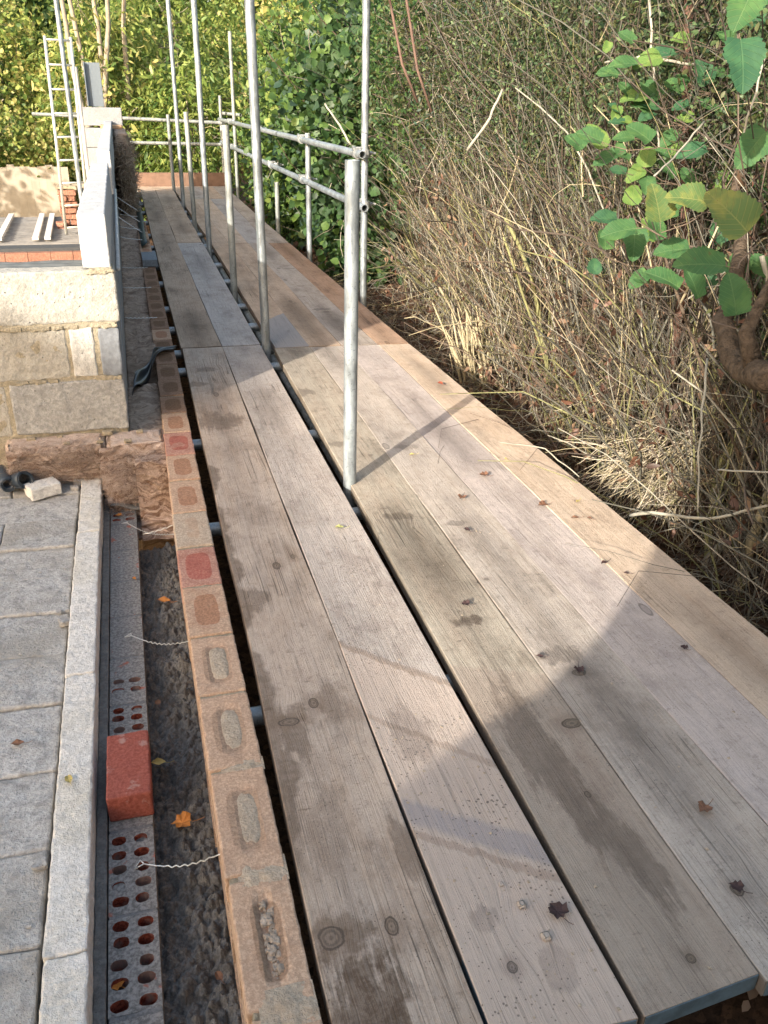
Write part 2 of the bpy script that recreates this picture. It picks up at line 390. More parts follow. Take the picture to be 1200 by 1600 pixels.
def twigs(base, direc, length, rad, nseg=5, wander=0.25, grav=-0.1, nm=3, nside=3, taper=0.5):
    """many thin bent stems as narrow prisms"""
    n = len(base); d = unit(direc); p = base.copy(); path = [p]
    L = (length / nseg).reshape(n, 1) if hasattr(length, 'shape') else np.full((n, 1), length / nseg)
    for i in range(nseg):
        d = unit(d + nr.normal(size=(n, 3)) * wander + np.array([0, 0, grav])); p = p + d * L; path.append(p)
    path = np.stack(path, 1)                                   # n, nseg+1, 3
    t = unit(np.gradient(path, axis=1)); a = unit(np.cross(t, np.array([0.31, 0.22, 0.93]) + nr.normal(size=(n, 1, 3)) * 0.3)); b = np.cross(t, a)
    R = rad.reshape(n, 1, 1) * np.linspace(1, taper, nseg + 1).reshape(1, -1, 1)
    ring = [path + (a * math.cos(q) + b * math.sin(q)) * R for q in [2 * math.pi * j / nside for j in range(nside)]]
    V = np.stack(ring, 2)                                      # n, s, k, 3
    S = nseg + 1; k = (np.arange(n) * S * nside).reshape(-1, 1, 1, 1)
    i = np.arange(nseg).reshape(1, -1, 1, 1); j = np.arange(nside).reshape(1, 1, -1, 1); j2 = (j + 1) % nside
    Fq = np.concatenate([k + i * nside + j, k + i * nside + j2, k + (i + 1) * nside + j2, k + (i + 1) * nside + j], 3).reshape(-1, 4)
    mi = np.repeat(nr.randint(0, nm, n), nseg * nside)
    return V.reshape(-1, 3), Fq, mi, path

def join(parts):
    V = []; Fs = []; M = []; k = 0
    for p in parts:
        V.append(p[0]); Fs.append(p[1] + k); M.append(p[2]); k += len(p[0])
    return np.concatenate(V), np.concatenate(Fs), np.concatenate(M)

# ================================================================ GROUND
def ground_z(x, y):
    if x > 1.35:
        a = min(1.0, (x - 1.35) / 0.5); z = -1.0 + 0.62 * (a * a * (3 - 2 * a))
        z += max(0, min(1, (x - 1.9) / 3.0)) * 0.5
    elif x > -0.0: z = -1.0
    else: z = -1.0
    if y > 15.5: z = -0.75 + max(0, x) * 0.05
    return z
mb = MB()
xs = [-60, -30, -15, -8, -5, -3.5, -2.5, -1.8, -1.2, -0.6, 0] + [0.12 * i for i in range(1, 34)] + [4.6, 5.5, 7, 10, 15, 30, 60]
ys = [-60, -30, -15, -6, -3, -1, 0] + [0.15 * i for i in range(1, 67)] + [10.5 + 0.5 * i for i in range(12)] + [18, 22, 30, 45, 90]
gv = []
for y in ys:
    for x in xs:
        z = ground_z(x, y)
        if 1.3 < x < 5 and 0 < y < 11: z += noise.noise(Vector((x * 3, y * 3, 0))) * 0.09 + noise.noise(Vector((x * 11, y * 11, 0))) * 0.03
        gv.append((x, y, z))
nx = len(xs)
mb.add(gv, [(j * nx + i, j * nx + i + 1, (j + 1) * nx + i + 1, (j + 1) * nx + i) for j in range(len(ys) - 1) for i in range(nx - 1)])
g = NT('leaf_litter'); a = g.noise(g.obj, 9.0, 6.0, 0.7); b = g.voro(g.obj, 38.0, 'F1', 'Color'); c_ = g.noise(g.obj, 70.0, 3.0, 0.7)
col = g.mix(g.mr(a, 0.35, 0.7), (0.02, 0.013, 0.009), (0.07, 0.044, 0.03)); col = g.mix(g.math('MULTIPLY', g.sep(b)[0], 0.6), col, (0.17, 0.10, 0.06))
col = g.mix(g.mr(c_, 0.5, 0.7, 0, 0.7), col, (0.02, 0.014, 0.01))
g.fin(col, 0.95, g.bump(g.math('ADD', a, g.sep(b)[1]), 0.9, 0.02), spec=0.15)
tag(mb.obj('ground', g.m, smooth=True), kind='structure')

# ================================================================ SCAFFOLD BOARDS
ORD = 'first second third fourth fifth sixth seventh eighth ninth tenth eleventh twelfth thirteenth fourteenth fifteenth sixteenth seventeenth eighteenth nineteenth'.split()
BD = 'scaffold boards forming the walkway'
BANDM = plain_mat('hoop_iron', (0.17, 0.24, 0.29), 0.5, 0.5, 0.7, 25, 0.4)
def board(label, corners, mat, ends=(True, True), dz=0.0, sway=0.003, yseg=14):
    """corners: near-left, near-right, far-right, far-left (x,y); 38 mm thick sawn board, top near z=0"""
    nl, nrr, fr, fl = [Vector((c[0], c[1])) for c in corners]
    org = Vector((nl.x, nl.y, 0)); T = 0.038
    root = empty('scaffold_board', (org.x, org.y, -T + dz), label, 'board', BD)
    mb = MB(); vs = []; fs = []; s0 = rnd.random() * 50
    prof = [(0.0, -T), (0.0, -0.002), (0.008, 0.0), (0.5, 0.0), (0.992, 0.0), (1.0, -0.002), (1.0, -T)]
    for i in range(yseg + 1):
        t = i / yseg; a = nl.lerp(fl, t); b = nrr.lerp(fr, t)
        ox = noise.noise(Vector((s0, t * 5, 0))) * sway * 2; oz = noise.noise(Vector((s0, t * 4, 9))) * 0.003
        for (u, z) in prof:
            p = a.lerp(b, u + (u - 0.5) * 0.020); cup = -0.0015 * math.sin(u * math.pi) if z == 0 else 0
            jx = noise.noise(Vector((s0 + u * 9, t * 60, 3))) * 0.0012
            vs.append((p.x + ox + jx, p.y, z + dz + oz + cup))
    k = len(prof)
    for i in range(yseg):
        for j in range(k - 1): fs.append((i * k + j, i * k + j + 1, (i + 1) * k + j + 1, (i + 1) * k + j)[::-1])
        fs.append((i * k + k - 1, i * k, (i + 1) * k, (i + 1) * k + k - 1)[::-1])
    fs.append(tuple(range(k))[::-1]); fs.append(tuple(yseg * k + j for j in range(k)))
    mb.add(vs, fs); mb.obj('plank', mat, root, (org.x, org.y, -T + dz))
    for e, on in enumerate(ends):
        if not on: continue
        y0, y1 = (nl.y, nl.y + 0.16) if e == 0 else (fl.y - 0.05, fl.y)
        A, B = (nl, nrr) if e == 0 else (fl, fr)
        m = MB(); th = 0.0018
        dirl = (fl - nl).normalized() * (1 if e == 0 else -1); Ls = 0.16 if e == 0 else 0.05
        for q, s_ in ((A, -1), (B, 1)):
            q2 = q + dirl * Ls
            x0, x1 = sorted((q.x, q.x + s_ * th)); 
            vs = [(x0, q.y, -T + dz), (x1, q.y, -T + dz), (x1, q.y, -0.004 + dz), (x0, q.y, -0.004 + dz)]
            sx = q2.x - q.x
            vs += [(v[0] + sx, q2.y, v[2]) for v in vs]
            m.add(vs, [(0, 1, 2, 3), (4, 7, 6, 5), (0, 4, 5, 1), (1, 5, 6, 2), (2, 6, 7, 3), (3, 7, 4, 0)])
        sgn = -1 if e == 0 else 1
        m.add([(A.x, A.y, -T + dz), (B.x, B.y, -T + dz), (B.x, B.y, -0.003 + dz), (A.x, A.y, -0.003 + dz),
               (A.x, A.y + sgn * th, -T + dz), (B.x, B.y + sgn * th, -T + dz), (B.x, B.y + sgn * th, -0.003 + dz), (A.x, A.y + sgn * th, -0.003 + dz)],
              [(0, 3, 2, 1), (4, 5, 6, 7), (0, 1, 5, 4), (2, 3, 7, 6), (0, 4, 7, 3), (1, 2, 6, 5)])
        m.obj('end_band', BANDM, root, (A.x, A.y, -T + dz))
    return root

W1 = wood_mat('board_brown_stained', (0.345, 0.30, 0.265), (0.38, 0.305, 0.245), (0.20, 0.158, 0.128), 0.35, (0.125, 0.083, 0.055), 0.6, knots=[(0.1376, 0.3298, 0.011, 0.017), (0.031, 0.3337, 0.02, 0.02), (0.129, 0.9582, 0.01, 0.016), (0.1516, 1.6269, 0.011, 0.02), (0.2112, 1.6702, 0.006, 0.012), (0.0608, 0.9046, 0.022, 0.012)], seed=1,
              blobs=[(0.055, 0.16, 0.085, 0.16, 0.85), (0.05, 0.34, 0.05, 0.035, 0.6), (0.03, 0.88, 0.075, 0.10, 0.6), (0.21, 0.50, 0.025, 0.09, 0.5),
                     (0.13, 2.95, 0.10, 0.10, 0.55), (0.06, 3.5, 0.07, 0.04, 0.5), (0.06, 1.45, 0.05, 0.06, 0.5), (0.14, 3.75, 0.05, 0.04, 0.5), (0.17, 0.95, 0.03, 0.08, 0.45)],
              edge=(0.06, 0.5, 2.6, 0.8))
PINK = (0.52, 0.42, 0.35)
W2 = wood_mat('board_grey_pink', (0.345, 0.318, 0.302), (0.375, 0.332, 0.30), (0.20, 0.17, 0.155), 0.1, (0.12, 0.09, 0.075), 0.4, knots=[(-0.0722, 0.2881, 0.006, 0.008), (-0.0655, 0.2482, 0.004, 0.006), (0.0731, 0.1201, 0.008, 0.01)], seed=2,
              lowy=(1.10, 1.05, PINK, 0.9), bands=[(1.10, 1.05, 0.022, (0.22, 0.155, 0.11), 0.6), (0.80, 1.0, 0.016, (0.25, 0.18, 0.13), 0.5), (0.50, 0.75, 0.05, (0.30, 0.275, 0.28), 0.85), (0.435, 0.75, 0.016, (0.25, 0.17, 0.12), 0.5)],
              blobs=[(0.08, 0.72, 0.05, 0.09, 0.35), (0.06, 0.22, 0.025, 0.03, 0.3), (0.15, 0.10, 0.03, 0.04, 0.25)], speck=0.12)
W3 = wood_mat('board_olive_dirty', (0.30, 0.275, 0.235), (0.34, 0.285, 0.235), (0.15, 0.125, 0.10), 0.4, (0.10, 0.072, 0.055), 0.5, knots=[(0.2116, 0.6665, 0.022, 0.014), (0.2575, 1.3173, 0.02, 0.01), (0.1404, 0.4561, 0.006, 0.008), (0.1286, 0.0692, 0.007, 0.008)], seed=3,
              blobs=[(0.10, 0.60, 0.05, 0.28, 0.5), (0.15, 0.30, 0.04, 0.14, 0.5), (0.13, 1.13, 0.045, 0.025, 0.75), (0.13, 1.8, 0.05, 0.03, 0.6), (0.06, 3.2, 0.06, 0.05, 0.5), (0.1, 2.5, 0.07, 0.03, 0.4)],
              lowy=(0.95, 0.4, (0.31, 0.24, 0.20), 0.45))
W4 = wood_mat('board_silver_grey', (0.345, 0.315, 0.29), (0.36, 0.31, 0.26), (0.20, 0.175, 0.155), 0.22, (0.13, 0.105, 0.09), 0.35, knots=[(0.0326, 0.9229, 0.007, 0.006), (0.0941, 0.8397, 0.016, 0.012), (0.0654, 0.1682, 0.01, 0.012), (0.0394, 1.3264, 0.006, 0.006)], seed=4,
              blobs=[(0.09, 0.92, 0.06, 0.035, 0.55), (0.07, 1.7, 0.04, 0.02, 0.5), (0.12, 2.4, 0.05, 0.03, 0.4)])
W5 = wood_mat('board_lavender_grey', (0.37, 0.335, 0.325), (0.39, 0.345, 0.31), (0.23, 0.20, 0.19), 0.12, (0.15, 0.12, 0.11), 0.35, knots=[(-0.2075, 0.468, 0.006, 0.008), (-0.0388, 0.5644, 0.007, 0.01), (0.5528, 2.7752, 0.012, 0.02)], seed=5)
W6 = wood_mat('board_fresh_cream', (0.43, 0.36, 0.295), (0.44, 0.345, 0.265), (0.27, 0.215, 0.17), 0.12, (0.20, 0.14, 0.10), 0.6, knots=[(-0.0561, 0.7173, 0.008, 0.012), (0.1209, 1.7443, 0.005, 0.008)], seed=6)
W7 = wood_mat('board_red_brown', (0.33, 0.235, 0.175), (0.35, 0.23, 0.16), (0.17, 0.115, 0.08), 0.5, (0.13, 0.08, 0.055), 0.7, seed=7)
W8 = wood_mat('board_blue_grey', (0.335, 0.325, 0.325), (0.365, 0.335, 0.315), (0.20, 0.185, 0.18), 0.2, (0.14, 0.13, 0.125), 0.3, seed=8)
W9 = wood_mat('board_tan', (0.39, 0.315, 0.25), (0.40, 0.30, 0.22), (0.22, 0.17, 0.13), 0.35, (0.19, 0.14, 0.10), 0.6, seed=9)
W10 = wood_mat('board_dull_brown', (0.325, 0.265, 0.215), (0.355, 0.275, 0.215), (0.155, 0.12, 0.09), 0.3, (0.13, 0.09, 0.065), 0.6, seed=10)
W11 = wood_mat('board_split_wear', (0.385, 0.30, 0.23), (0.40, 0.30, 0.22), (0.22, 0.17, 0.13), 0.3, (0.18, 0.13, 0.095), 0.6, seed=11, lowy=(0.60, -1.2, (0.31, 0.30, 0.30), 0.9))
# inner pair
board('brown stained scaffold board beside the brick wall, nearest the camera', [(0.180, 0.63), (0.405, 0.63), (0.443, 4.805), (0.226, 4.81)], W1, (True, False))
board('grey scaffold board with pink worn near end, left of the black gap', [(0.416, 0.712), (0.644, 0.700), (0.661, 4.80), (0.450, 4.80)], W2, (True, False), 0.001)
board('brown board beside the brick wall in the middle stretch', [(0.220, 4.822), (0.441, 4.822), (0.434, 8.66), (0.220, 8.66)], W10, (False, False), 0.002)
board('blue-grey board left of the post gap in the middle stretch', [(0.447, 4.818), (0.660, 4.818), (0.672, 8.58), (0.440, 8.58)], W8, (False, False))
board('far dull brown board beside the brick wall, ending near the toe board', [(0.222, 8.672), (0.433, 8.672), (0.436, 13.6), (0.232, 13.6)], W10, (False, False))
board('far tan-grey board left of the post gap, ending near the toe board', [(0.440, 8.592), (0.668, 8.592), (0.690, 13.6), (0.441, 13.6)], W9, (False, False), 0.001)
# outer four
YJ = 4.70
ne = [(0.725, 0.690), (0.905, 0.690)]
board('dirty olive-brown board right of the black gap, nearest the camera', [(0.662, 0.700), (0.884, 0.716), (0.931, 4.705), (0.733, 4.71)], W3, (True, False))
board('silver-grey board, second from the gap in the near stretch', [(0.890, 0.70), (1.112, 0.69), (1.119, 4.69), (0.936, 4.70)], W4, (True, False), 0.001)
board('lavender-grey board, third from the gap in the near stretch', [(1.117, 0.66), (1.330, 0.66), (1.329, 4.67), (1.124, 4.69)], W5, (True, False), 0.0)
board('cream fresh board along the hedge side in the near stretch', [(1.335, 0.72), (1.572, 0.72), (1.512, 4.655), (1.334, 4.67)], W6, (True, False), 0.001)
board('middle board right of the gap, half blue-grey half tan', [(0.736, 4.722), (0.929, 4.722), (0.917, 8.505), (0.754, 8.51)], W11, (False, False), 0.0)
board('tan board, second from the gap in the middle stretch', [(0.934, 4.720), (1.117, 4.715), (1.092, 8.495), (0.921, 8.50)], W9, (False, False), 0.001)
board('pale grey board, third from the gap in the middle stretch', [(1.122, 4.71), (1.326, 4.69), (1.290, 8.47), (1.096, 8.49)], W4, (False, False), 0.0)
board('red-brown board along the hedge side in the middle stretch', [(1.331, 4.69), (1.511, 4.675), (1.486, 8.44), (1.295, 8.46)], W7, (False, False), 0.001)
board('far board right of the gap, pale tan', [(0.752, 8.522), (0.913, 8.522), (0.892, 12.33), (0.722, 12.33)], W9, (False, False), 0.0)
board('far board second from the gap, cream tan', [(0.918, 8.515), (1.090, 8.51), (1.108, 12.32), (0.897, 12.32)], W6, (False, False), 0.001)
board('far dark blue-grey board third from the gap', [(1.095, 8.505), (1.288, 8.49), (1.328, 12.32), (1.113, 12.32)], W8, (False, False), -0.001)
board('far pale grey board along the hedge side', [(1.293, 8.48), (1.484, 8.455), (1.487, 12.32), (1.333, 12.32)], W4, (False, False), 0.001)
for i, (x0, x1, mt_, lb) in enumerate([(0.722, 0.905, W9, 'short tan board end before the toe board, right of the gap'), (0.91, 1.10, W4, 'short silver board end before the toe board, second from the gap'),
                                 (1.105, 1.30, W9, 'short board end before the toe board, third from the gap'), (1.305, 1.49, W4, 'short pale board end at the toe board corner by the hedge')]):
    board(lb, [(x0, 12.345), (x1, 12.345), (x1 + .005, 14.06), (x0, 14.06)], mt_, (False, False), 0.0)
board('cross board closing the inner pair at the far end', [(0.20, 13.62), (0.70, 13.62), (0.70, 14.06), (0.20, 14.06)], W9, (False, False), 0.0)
mb = MB(); mb.box(0.19, 1.52, 14.09, 14.128, -0.03, 0.19)
tag(mb.obj('toe_board', plain_mat('toe_board_wood', (0.20, 0.125, 0.09), 0.85, 0, 0.5, 12, 0.3), loc=(0.19, 14.09, -0.03), bevel=0.003), 'brown toe board standing on edge across the far end of the walkway', 'toe board')

# ================================================================ SCAFFOLD TUBES
TM = tube_mat('galvanised_tube'); TM2 = tube_mat('galvanised_tube_dull', (0.27, 0.29, 0.28), 0.4, 0.6); CM = tube_mat('coupler_steel', (0.40, 0.42, 0.42), 0.6, 0.4)
TR = 0.0242
def post(x, y, z1, label, z0=-1.02, x1=None, mat=TM, group='scaffold posts along the walkway'):
    mb = MB(); mb.tube([(x, y, z0), (x1 if x1 is not None else x, y, z1)], TR, 20, hollow=0.86)
    o = mb.obj('scaffold_post', mat, loc=(x, y, z0), smooth=True); shade_auto(o)
    return tag(o, label, 'scaffold post', group)
def shade_auto(o):
    me = o.data; bm = bmesh.new(); bm.from_mesh(me)
    for e in bm.edges:
        if len(e.link_faces) == 2 and e.calc_face_angle(0) > 0.7: e.smooth = False
    bm.to_mesh(me); bm.free()
post(0.695, 2.81, 1.116, 'nearest short grey scaffold post standing in the gap between the boards', x1=0.704)
post(0.700, 4.77, 2.9, 'nearest tall scaffold post in the gap, just past the near board joint', x1=0.667)
post(0.700, 6.34, 1.10, 'second short post in the gap, right behind the nearest tall one', x1=0.703, mat=TM2)
post(0.700, 8.21, 3.2, 'second tall post in the gap, its top out of sight', x1=0.712)
post(0.700, 9.72, 1.11, 'third short post in the gap', x1=0.686, mat=TM2)
post(0.700, 11.52, 3.3, 'farthest tall post in the gap', x1=0.705)
post(0.697, 13.42, 1.0, 'farthest short post in the gap, near the toe board', mat=TM2)
post(1.572, 5.94, 3.0, 'tall post on the hedge side at the near end of the guard rails')
post(1.574, 7.88, 0.997, 'short post on the hedge side between the tall ones, holding the rails', mat=TM)
post(1.574, 9.60, 0.45, 'low post standing among the ivy behind the rails', mat=TM2)
post(1.572, 13.05, 2.03, 'tall post on the hedge side near the far end of the rails', mat=TM2)
post(1.565, 14.67, 1.25, 'corner post at the far right end of the walkway', mat=TM2)

def coupler(parent, p, ax, off):
    """band round the rail with a bolt and nut reaching to the post"""
    mb = MB(); p = Vector(p); ax = Vector(ax).normalized(); off = Vector(off).normalized()
    mb.tube([p - ax * 0.024, p + ax * 0.024], TR + 0.0095, 18)
    q = p + off * (2 * TR + 0.004)
    mb.tube([q - Vector((0, 0, 0.024)), q + Vector((0, 0, 0.024))], TR + 0.0095, 18)
    for s_ in (-1, 1):
        b0 = p + Vector((0, 0, 0.037)) * s_ - off * 0.01
    mb.tube([p + Vector((0, 0, 0.034)) - off * 0.03, p + Vector((0, 0, 0.034)) + off * 0.045], 0.0075, 6)
    mb.tube([p + Vector((0, 0, 0.034)) - off * 0.034, p + Vector((0, 0, 0.034)) - off * 0.020], 0.014, 6)
    bx = ax.cross(Vector((0, 0, 1)))
    c = q + ax * 0.034
    mb.tube([c - off * 0.01, c + off * 0.085], 0.0075, 6); mb.tube([c + off * 0.045, c + off * 0.060], 0.0145, 6)
    o = mb.obj('coupler', CM, parent, p, smooth=True); shade_auto(o)
def rail(a, b, label, group, posts=(), mat=TM, off=(1, 0, 0), bend=0.0):
    a, b = Vector(a), Vector(b); mb = MB(); pts = [a.lerp(b, i / 12.0) + Vector((0, 0, -bend * math.sin(math.pi * i / 12.0))) for i in range(13)]
    mb.tube(pts, TR, 20, hollow=0.84)
    o = mb.obj('guard_rail', mat, loc=a, smooth=True); shade_auto(o); tag(o, label, 'scaffold tube', group)
    for t in posts: coupler(o, a.lerp(b, t), b - a, off)
    return o
A1, B1 = Vector((1.52, 5.80, 0.952)), Vector((1.512, 14.45, 0.925))
A2, B2 = Vector((1.524, 5.74, 0.628)), Vector((1.515, 14.4, 0.607))
gr = 'guard rails round the walkway'
tp = [(y - 5.8) / 8.65 for y in (5.94, 7.88, 13.05)]
rail(A1, B1, 'upper guard rail running along the hedge side of the walkway', gr, [max(t, 0.012) for t in tp] + [0.56])
rail(A2, B2, 'lower guard rail running along the hedge side of the walkway', gr, [max((y - 5.74) / 8.66, 0.012) for y in (5.94, 7.88, 9.6, 13.05)])
rail((-1.16, 14.35, 0.958), (1.60, 14.35, 0.875), 'upper cross rail at the far end, above the toe board', gr, [0.97], TM2, (0, 1, 0))
rail((-0.42, 14.3, 0.60), (1.58, 14.3, 0.575), 'lower cross rail at the far end, above the toe board', gr, [0.97], TM2, (0, 1, 0))
rail((1.60, 14.9, 1.00), (1.85, 14.5, 0.985), 'stub of dull tube sticking out by the far corner post', gr, [], TM2)
# transoms that carry the boards
for i, y in enumerate([0.80, 1.65, 2.67, 3.48, 4.56, 4.92, 5.48, 6.06, 6.95, 7.7, 8.42, 8.72, 9.5, 10.5, 11.4, 12.25, 12.45, 13.4, 13.95]):
    mb = MB(); mb.tube([(0.12 if y > 0.9 else 0.16, y, -0.064), (1.505, y + 0.01, -0.064)], TR, 16, hollow=0.86)
    o = mb.obj('transom_tube', TM, loc=(0.12, y, -0.064), smooth=True); shade_auto(o)
    tag(o, 'cross tube under the boards, ' + ORD[i] + ' counting away from the camera', 'scaffold tube', 'cross tubes under the boards')
for x in (0.752, 1.46):
    mb = MB(); mb.tube([(x, 0.9, -0.113), (x, 14.5, -0.113)], TR, 12)
    tag(mb.obj('ledger_tube', TM2, loc=(x, 0.9, -0.113), smooth=True), 'long ledger tube under the walkway ' + ('at the post gap' if x < 1 else 'on the hedge side'), 'scaffold tube')

# ================================================================ BRICK OUTER WALL
def brick_mat(name, base, dark, light, frog=None, frogw=0.0, smear=0.4, smearcol=(0.46, 0.38, 0.29), wet=None):
    n = NT(name); v = n.vmath('ADD', n.obj, n.comb(0.0, n.math('MULTIPLY', n.rand(), 7.0), 0.0))
    s1 = n.noise(v, 160.0, 3.0, 0.75); s2 = n.noise(v, 24.0, 4.0, 0.65); s3 = n.noise(v, 11.0, 4.0, 0.6)
    col = n.mix(n.mr(s1, 0.35, 0.68), dark, light); col = n.mix(0.5, col, base)
    col = n.mix(n.mr(s2, 0.42, 0.68, 0, 0.55), col, sc(base, 0.62))
    o = n.sep(n.obj)
    rx = n.math('DIVIDE', n.math('ABSOLUTE', o[0]), 0.028 if frogw == 0 else frogw)
    ry = n.math('DIVIDE', n.math('ABSOLUTE', o[1]), 0.078)
    r4 = n.math('ADD', n.math('POWER', rx, 4.0), n.math('POWER', ry, 4.0))
    r4 = n.math('ADD', r4, n.math('MULTIPLY', n.math('SUBTRACT', s3, 0.5), 1.6))
    top = n.mr(o[2], 0.05, 0.058)
    outside = n.math('MULTIPLY', n.mr(r4, 0.9, 1.25), smear)
    sm = n.math('MAXIMUM', outside, n.mr(s3, 0.56, 0.62, 0, smear * 0.8))
    sm = n.math('MULTIPLY', sm, n.mr(s2, 0.75, 0.45, 0.5, 1.0))
    mcol = n.mix(n.mr(s1, 0.4, 0.65), sc(smearcol, 0.75), sc(smearcol, 1.15))
    col = n.mix(sm, col, mcol)
    if frog:
        fm = n.math('MULTIPLY', n.mr(r4, 1.1, 0.85), top); fc = n.mix(n.mr(s1, 0.35, 0.65), sc(frog, 0.7), sc(frog, 1.1))
        col = n.mix(n.math('MULTIPLY', fm, 0.85), col, fc)
    return n.fin(col, 0.95, n.bump(n.math('ADD', s1, n.math('MULTIPLY', s2, 1.6)), 0.5, 0.004), spec=0.15)
CR = (0.50, 0.36, 0.255)
BM = {
 'cream': brick_mat('brick_cream', (0.50, 0.33, 0.23), (0.34, 0.19, 0.12), (0.58, 0.42, 0.31), (0.30, 0.20, 0.135), 0.026, 0.6, CR),
 'creamfrog': brick_mat('brick_cream_mortar', (0.48, 0.31, 0.215), (0.36, 0.2, 0.13), (0.58, 0.42, 0.31), (0.36, 0.25, 0.175), 0.034, 0.6, CR),
 'orange': brick_mat('brick_orange', (0.42, 0.21, 0.13), (0.30, 0.14, 0.085), (0.52, 0.32, 0.22), (0.36, 0.20, 0.125), 0.032, 0.85, CR),
 'red': brick_mat('brick_red', (0.36, 0.12, 0.09), (0.27, 0.08, 0.06), (0.48, 0.22, 0.17), None, 0.036, 0.62, (0.50, 0.33, 0.25)),
 'sand': brick_mat('brick_sandy', (0.44, 0.32, 0.23), (0.32, 0.22, 0.15), (0.54, 0.42, 0.32), None, 0.02, 0.8, (0.47, 0.38, 0.29)),
 'brown': brick_mat('brick_brown', (0.22, 0.12, 0.075), (0.14, 0.07, 0.045), (0.32, 0.2, 0.14), (0.17, 0.105, 0.065), 0.036, 0.35, (0.34, 0.25, 0.18)),
}
MORT = stone_mat('mortar', (0.33, 0.28, 0.20), (0.2, 0.165, 0.115), (0.42, 0.37, 0.28), 120, (0.4, 0.3), bump=0.7, pits=False)
MORTG = stone_mat('mortar_grey', (0.45, 0.365, 0.275), (0.31, 0.25, 0.185), (0.57, 0.48, 0.38), 150, (0.4, 0.3), bump=0.8, pits=False)
GRIT = stone_mat('grit', (0.36, 0.29, 0.225), (0.19, 0.15, 0.115), (0.58, 0.50, 0.42), 60, (0.5, 0.3), bump=0.8)

wall = empty('outer_brick_wall', (0.11, 0.6, -0.9), 'low outer brick wall with bare frogged top course, running beside the boards', 'wall')
def wall_lx(y): return float(np.interp(y, [0.6, 1.2, 2.4, 4.6, 10.4, 14], [0.060, 0.049, 0.042, 0.070, 0.095, 0.10]))
def wall_rx(y): return float(np.interp(y, [0.6, 1.1, 2.5, 4.6, 10.4, 14], [0.166, 0.162, 0.160, 0.178, 0.192, 0.192]))
ystop = 14.0
ysj = [0.60, 0.862, 1.128, 1.413, 1.675, 1.929, 2.193, 2.439, 2.694, 2.972, 3.226, 3.486, 3.735, 3.979, 4.238, 4.515, 4.773]
kinds = ['cream', 'cream', 'creamfrog', 'creamfrog', 'creamfrog', 'orange', 'red', 'sand', 'orange', 'orange', 'red', 'orange', 'brown', 'brown', 'brown', 'brown']
while ysj[-1] < 9.9:
    ysj.append(ysj[-1] + 0.255); kinds.append(rnd.choice(['brown', 'brown', 'brown', 'orange']))
mb = MB()                                                           # body of the wall under the top course, in courses
for ci in range(12):
    z1 = -0.078 - ci * 0.075; z0 = z1 - 0.065
    yy = 0.5 - (ci % 2) * 0.12
    while yy < 13.9:
        y2 = min(yy + 0.245, 13.95)
        if yy < 4.8 or ci < 3:
            a, b = wall_lx((yy + y2) / 2), wall_rx((yy + y2) / 2); j = rnd.uniform(-0.002, 0.002)
            mb.box(a + 0.004 + j, b - 0.001 + j, yy + 0.005, y2 - 0.005, z0, z1)
        yy = y2
mb.obj('lower_courses', BM['cream'], wall, (0.11, 0.6, -0.9))
mb = MB()
for i in range(27):                                                 # mortar core, slightly recessed, follows the wall
    y0, y1 = 0.5 + i * 0.5, 1.0 + i * 0.5
    a0, b0, a1, b1 = wall_lx(y0) + .008, wall_rx(y0) - .006, wall_lx(y1) + .008, wall_rx(y1) - .006
    zb = -0.95
    vs = [(a0, y0, zb), (b0, y0, zb), (b1, y1, zb), (a1, y1, zb), (a0, y0, -0.069), (b0, y0, -0.069), (b1, y1, -0.069), (a1, y1, -0.069)]
    mb.add(vs, [(4, 5, 6, 7), (0, 1, 5, 4), (3, 7, 6, 2), (0, 4, 7, 3), (1, 2, 6, 5)])
mb.obj('mortar_bed', MORT, wall, (0.11, 0.6, -0.9))
lm = MB()
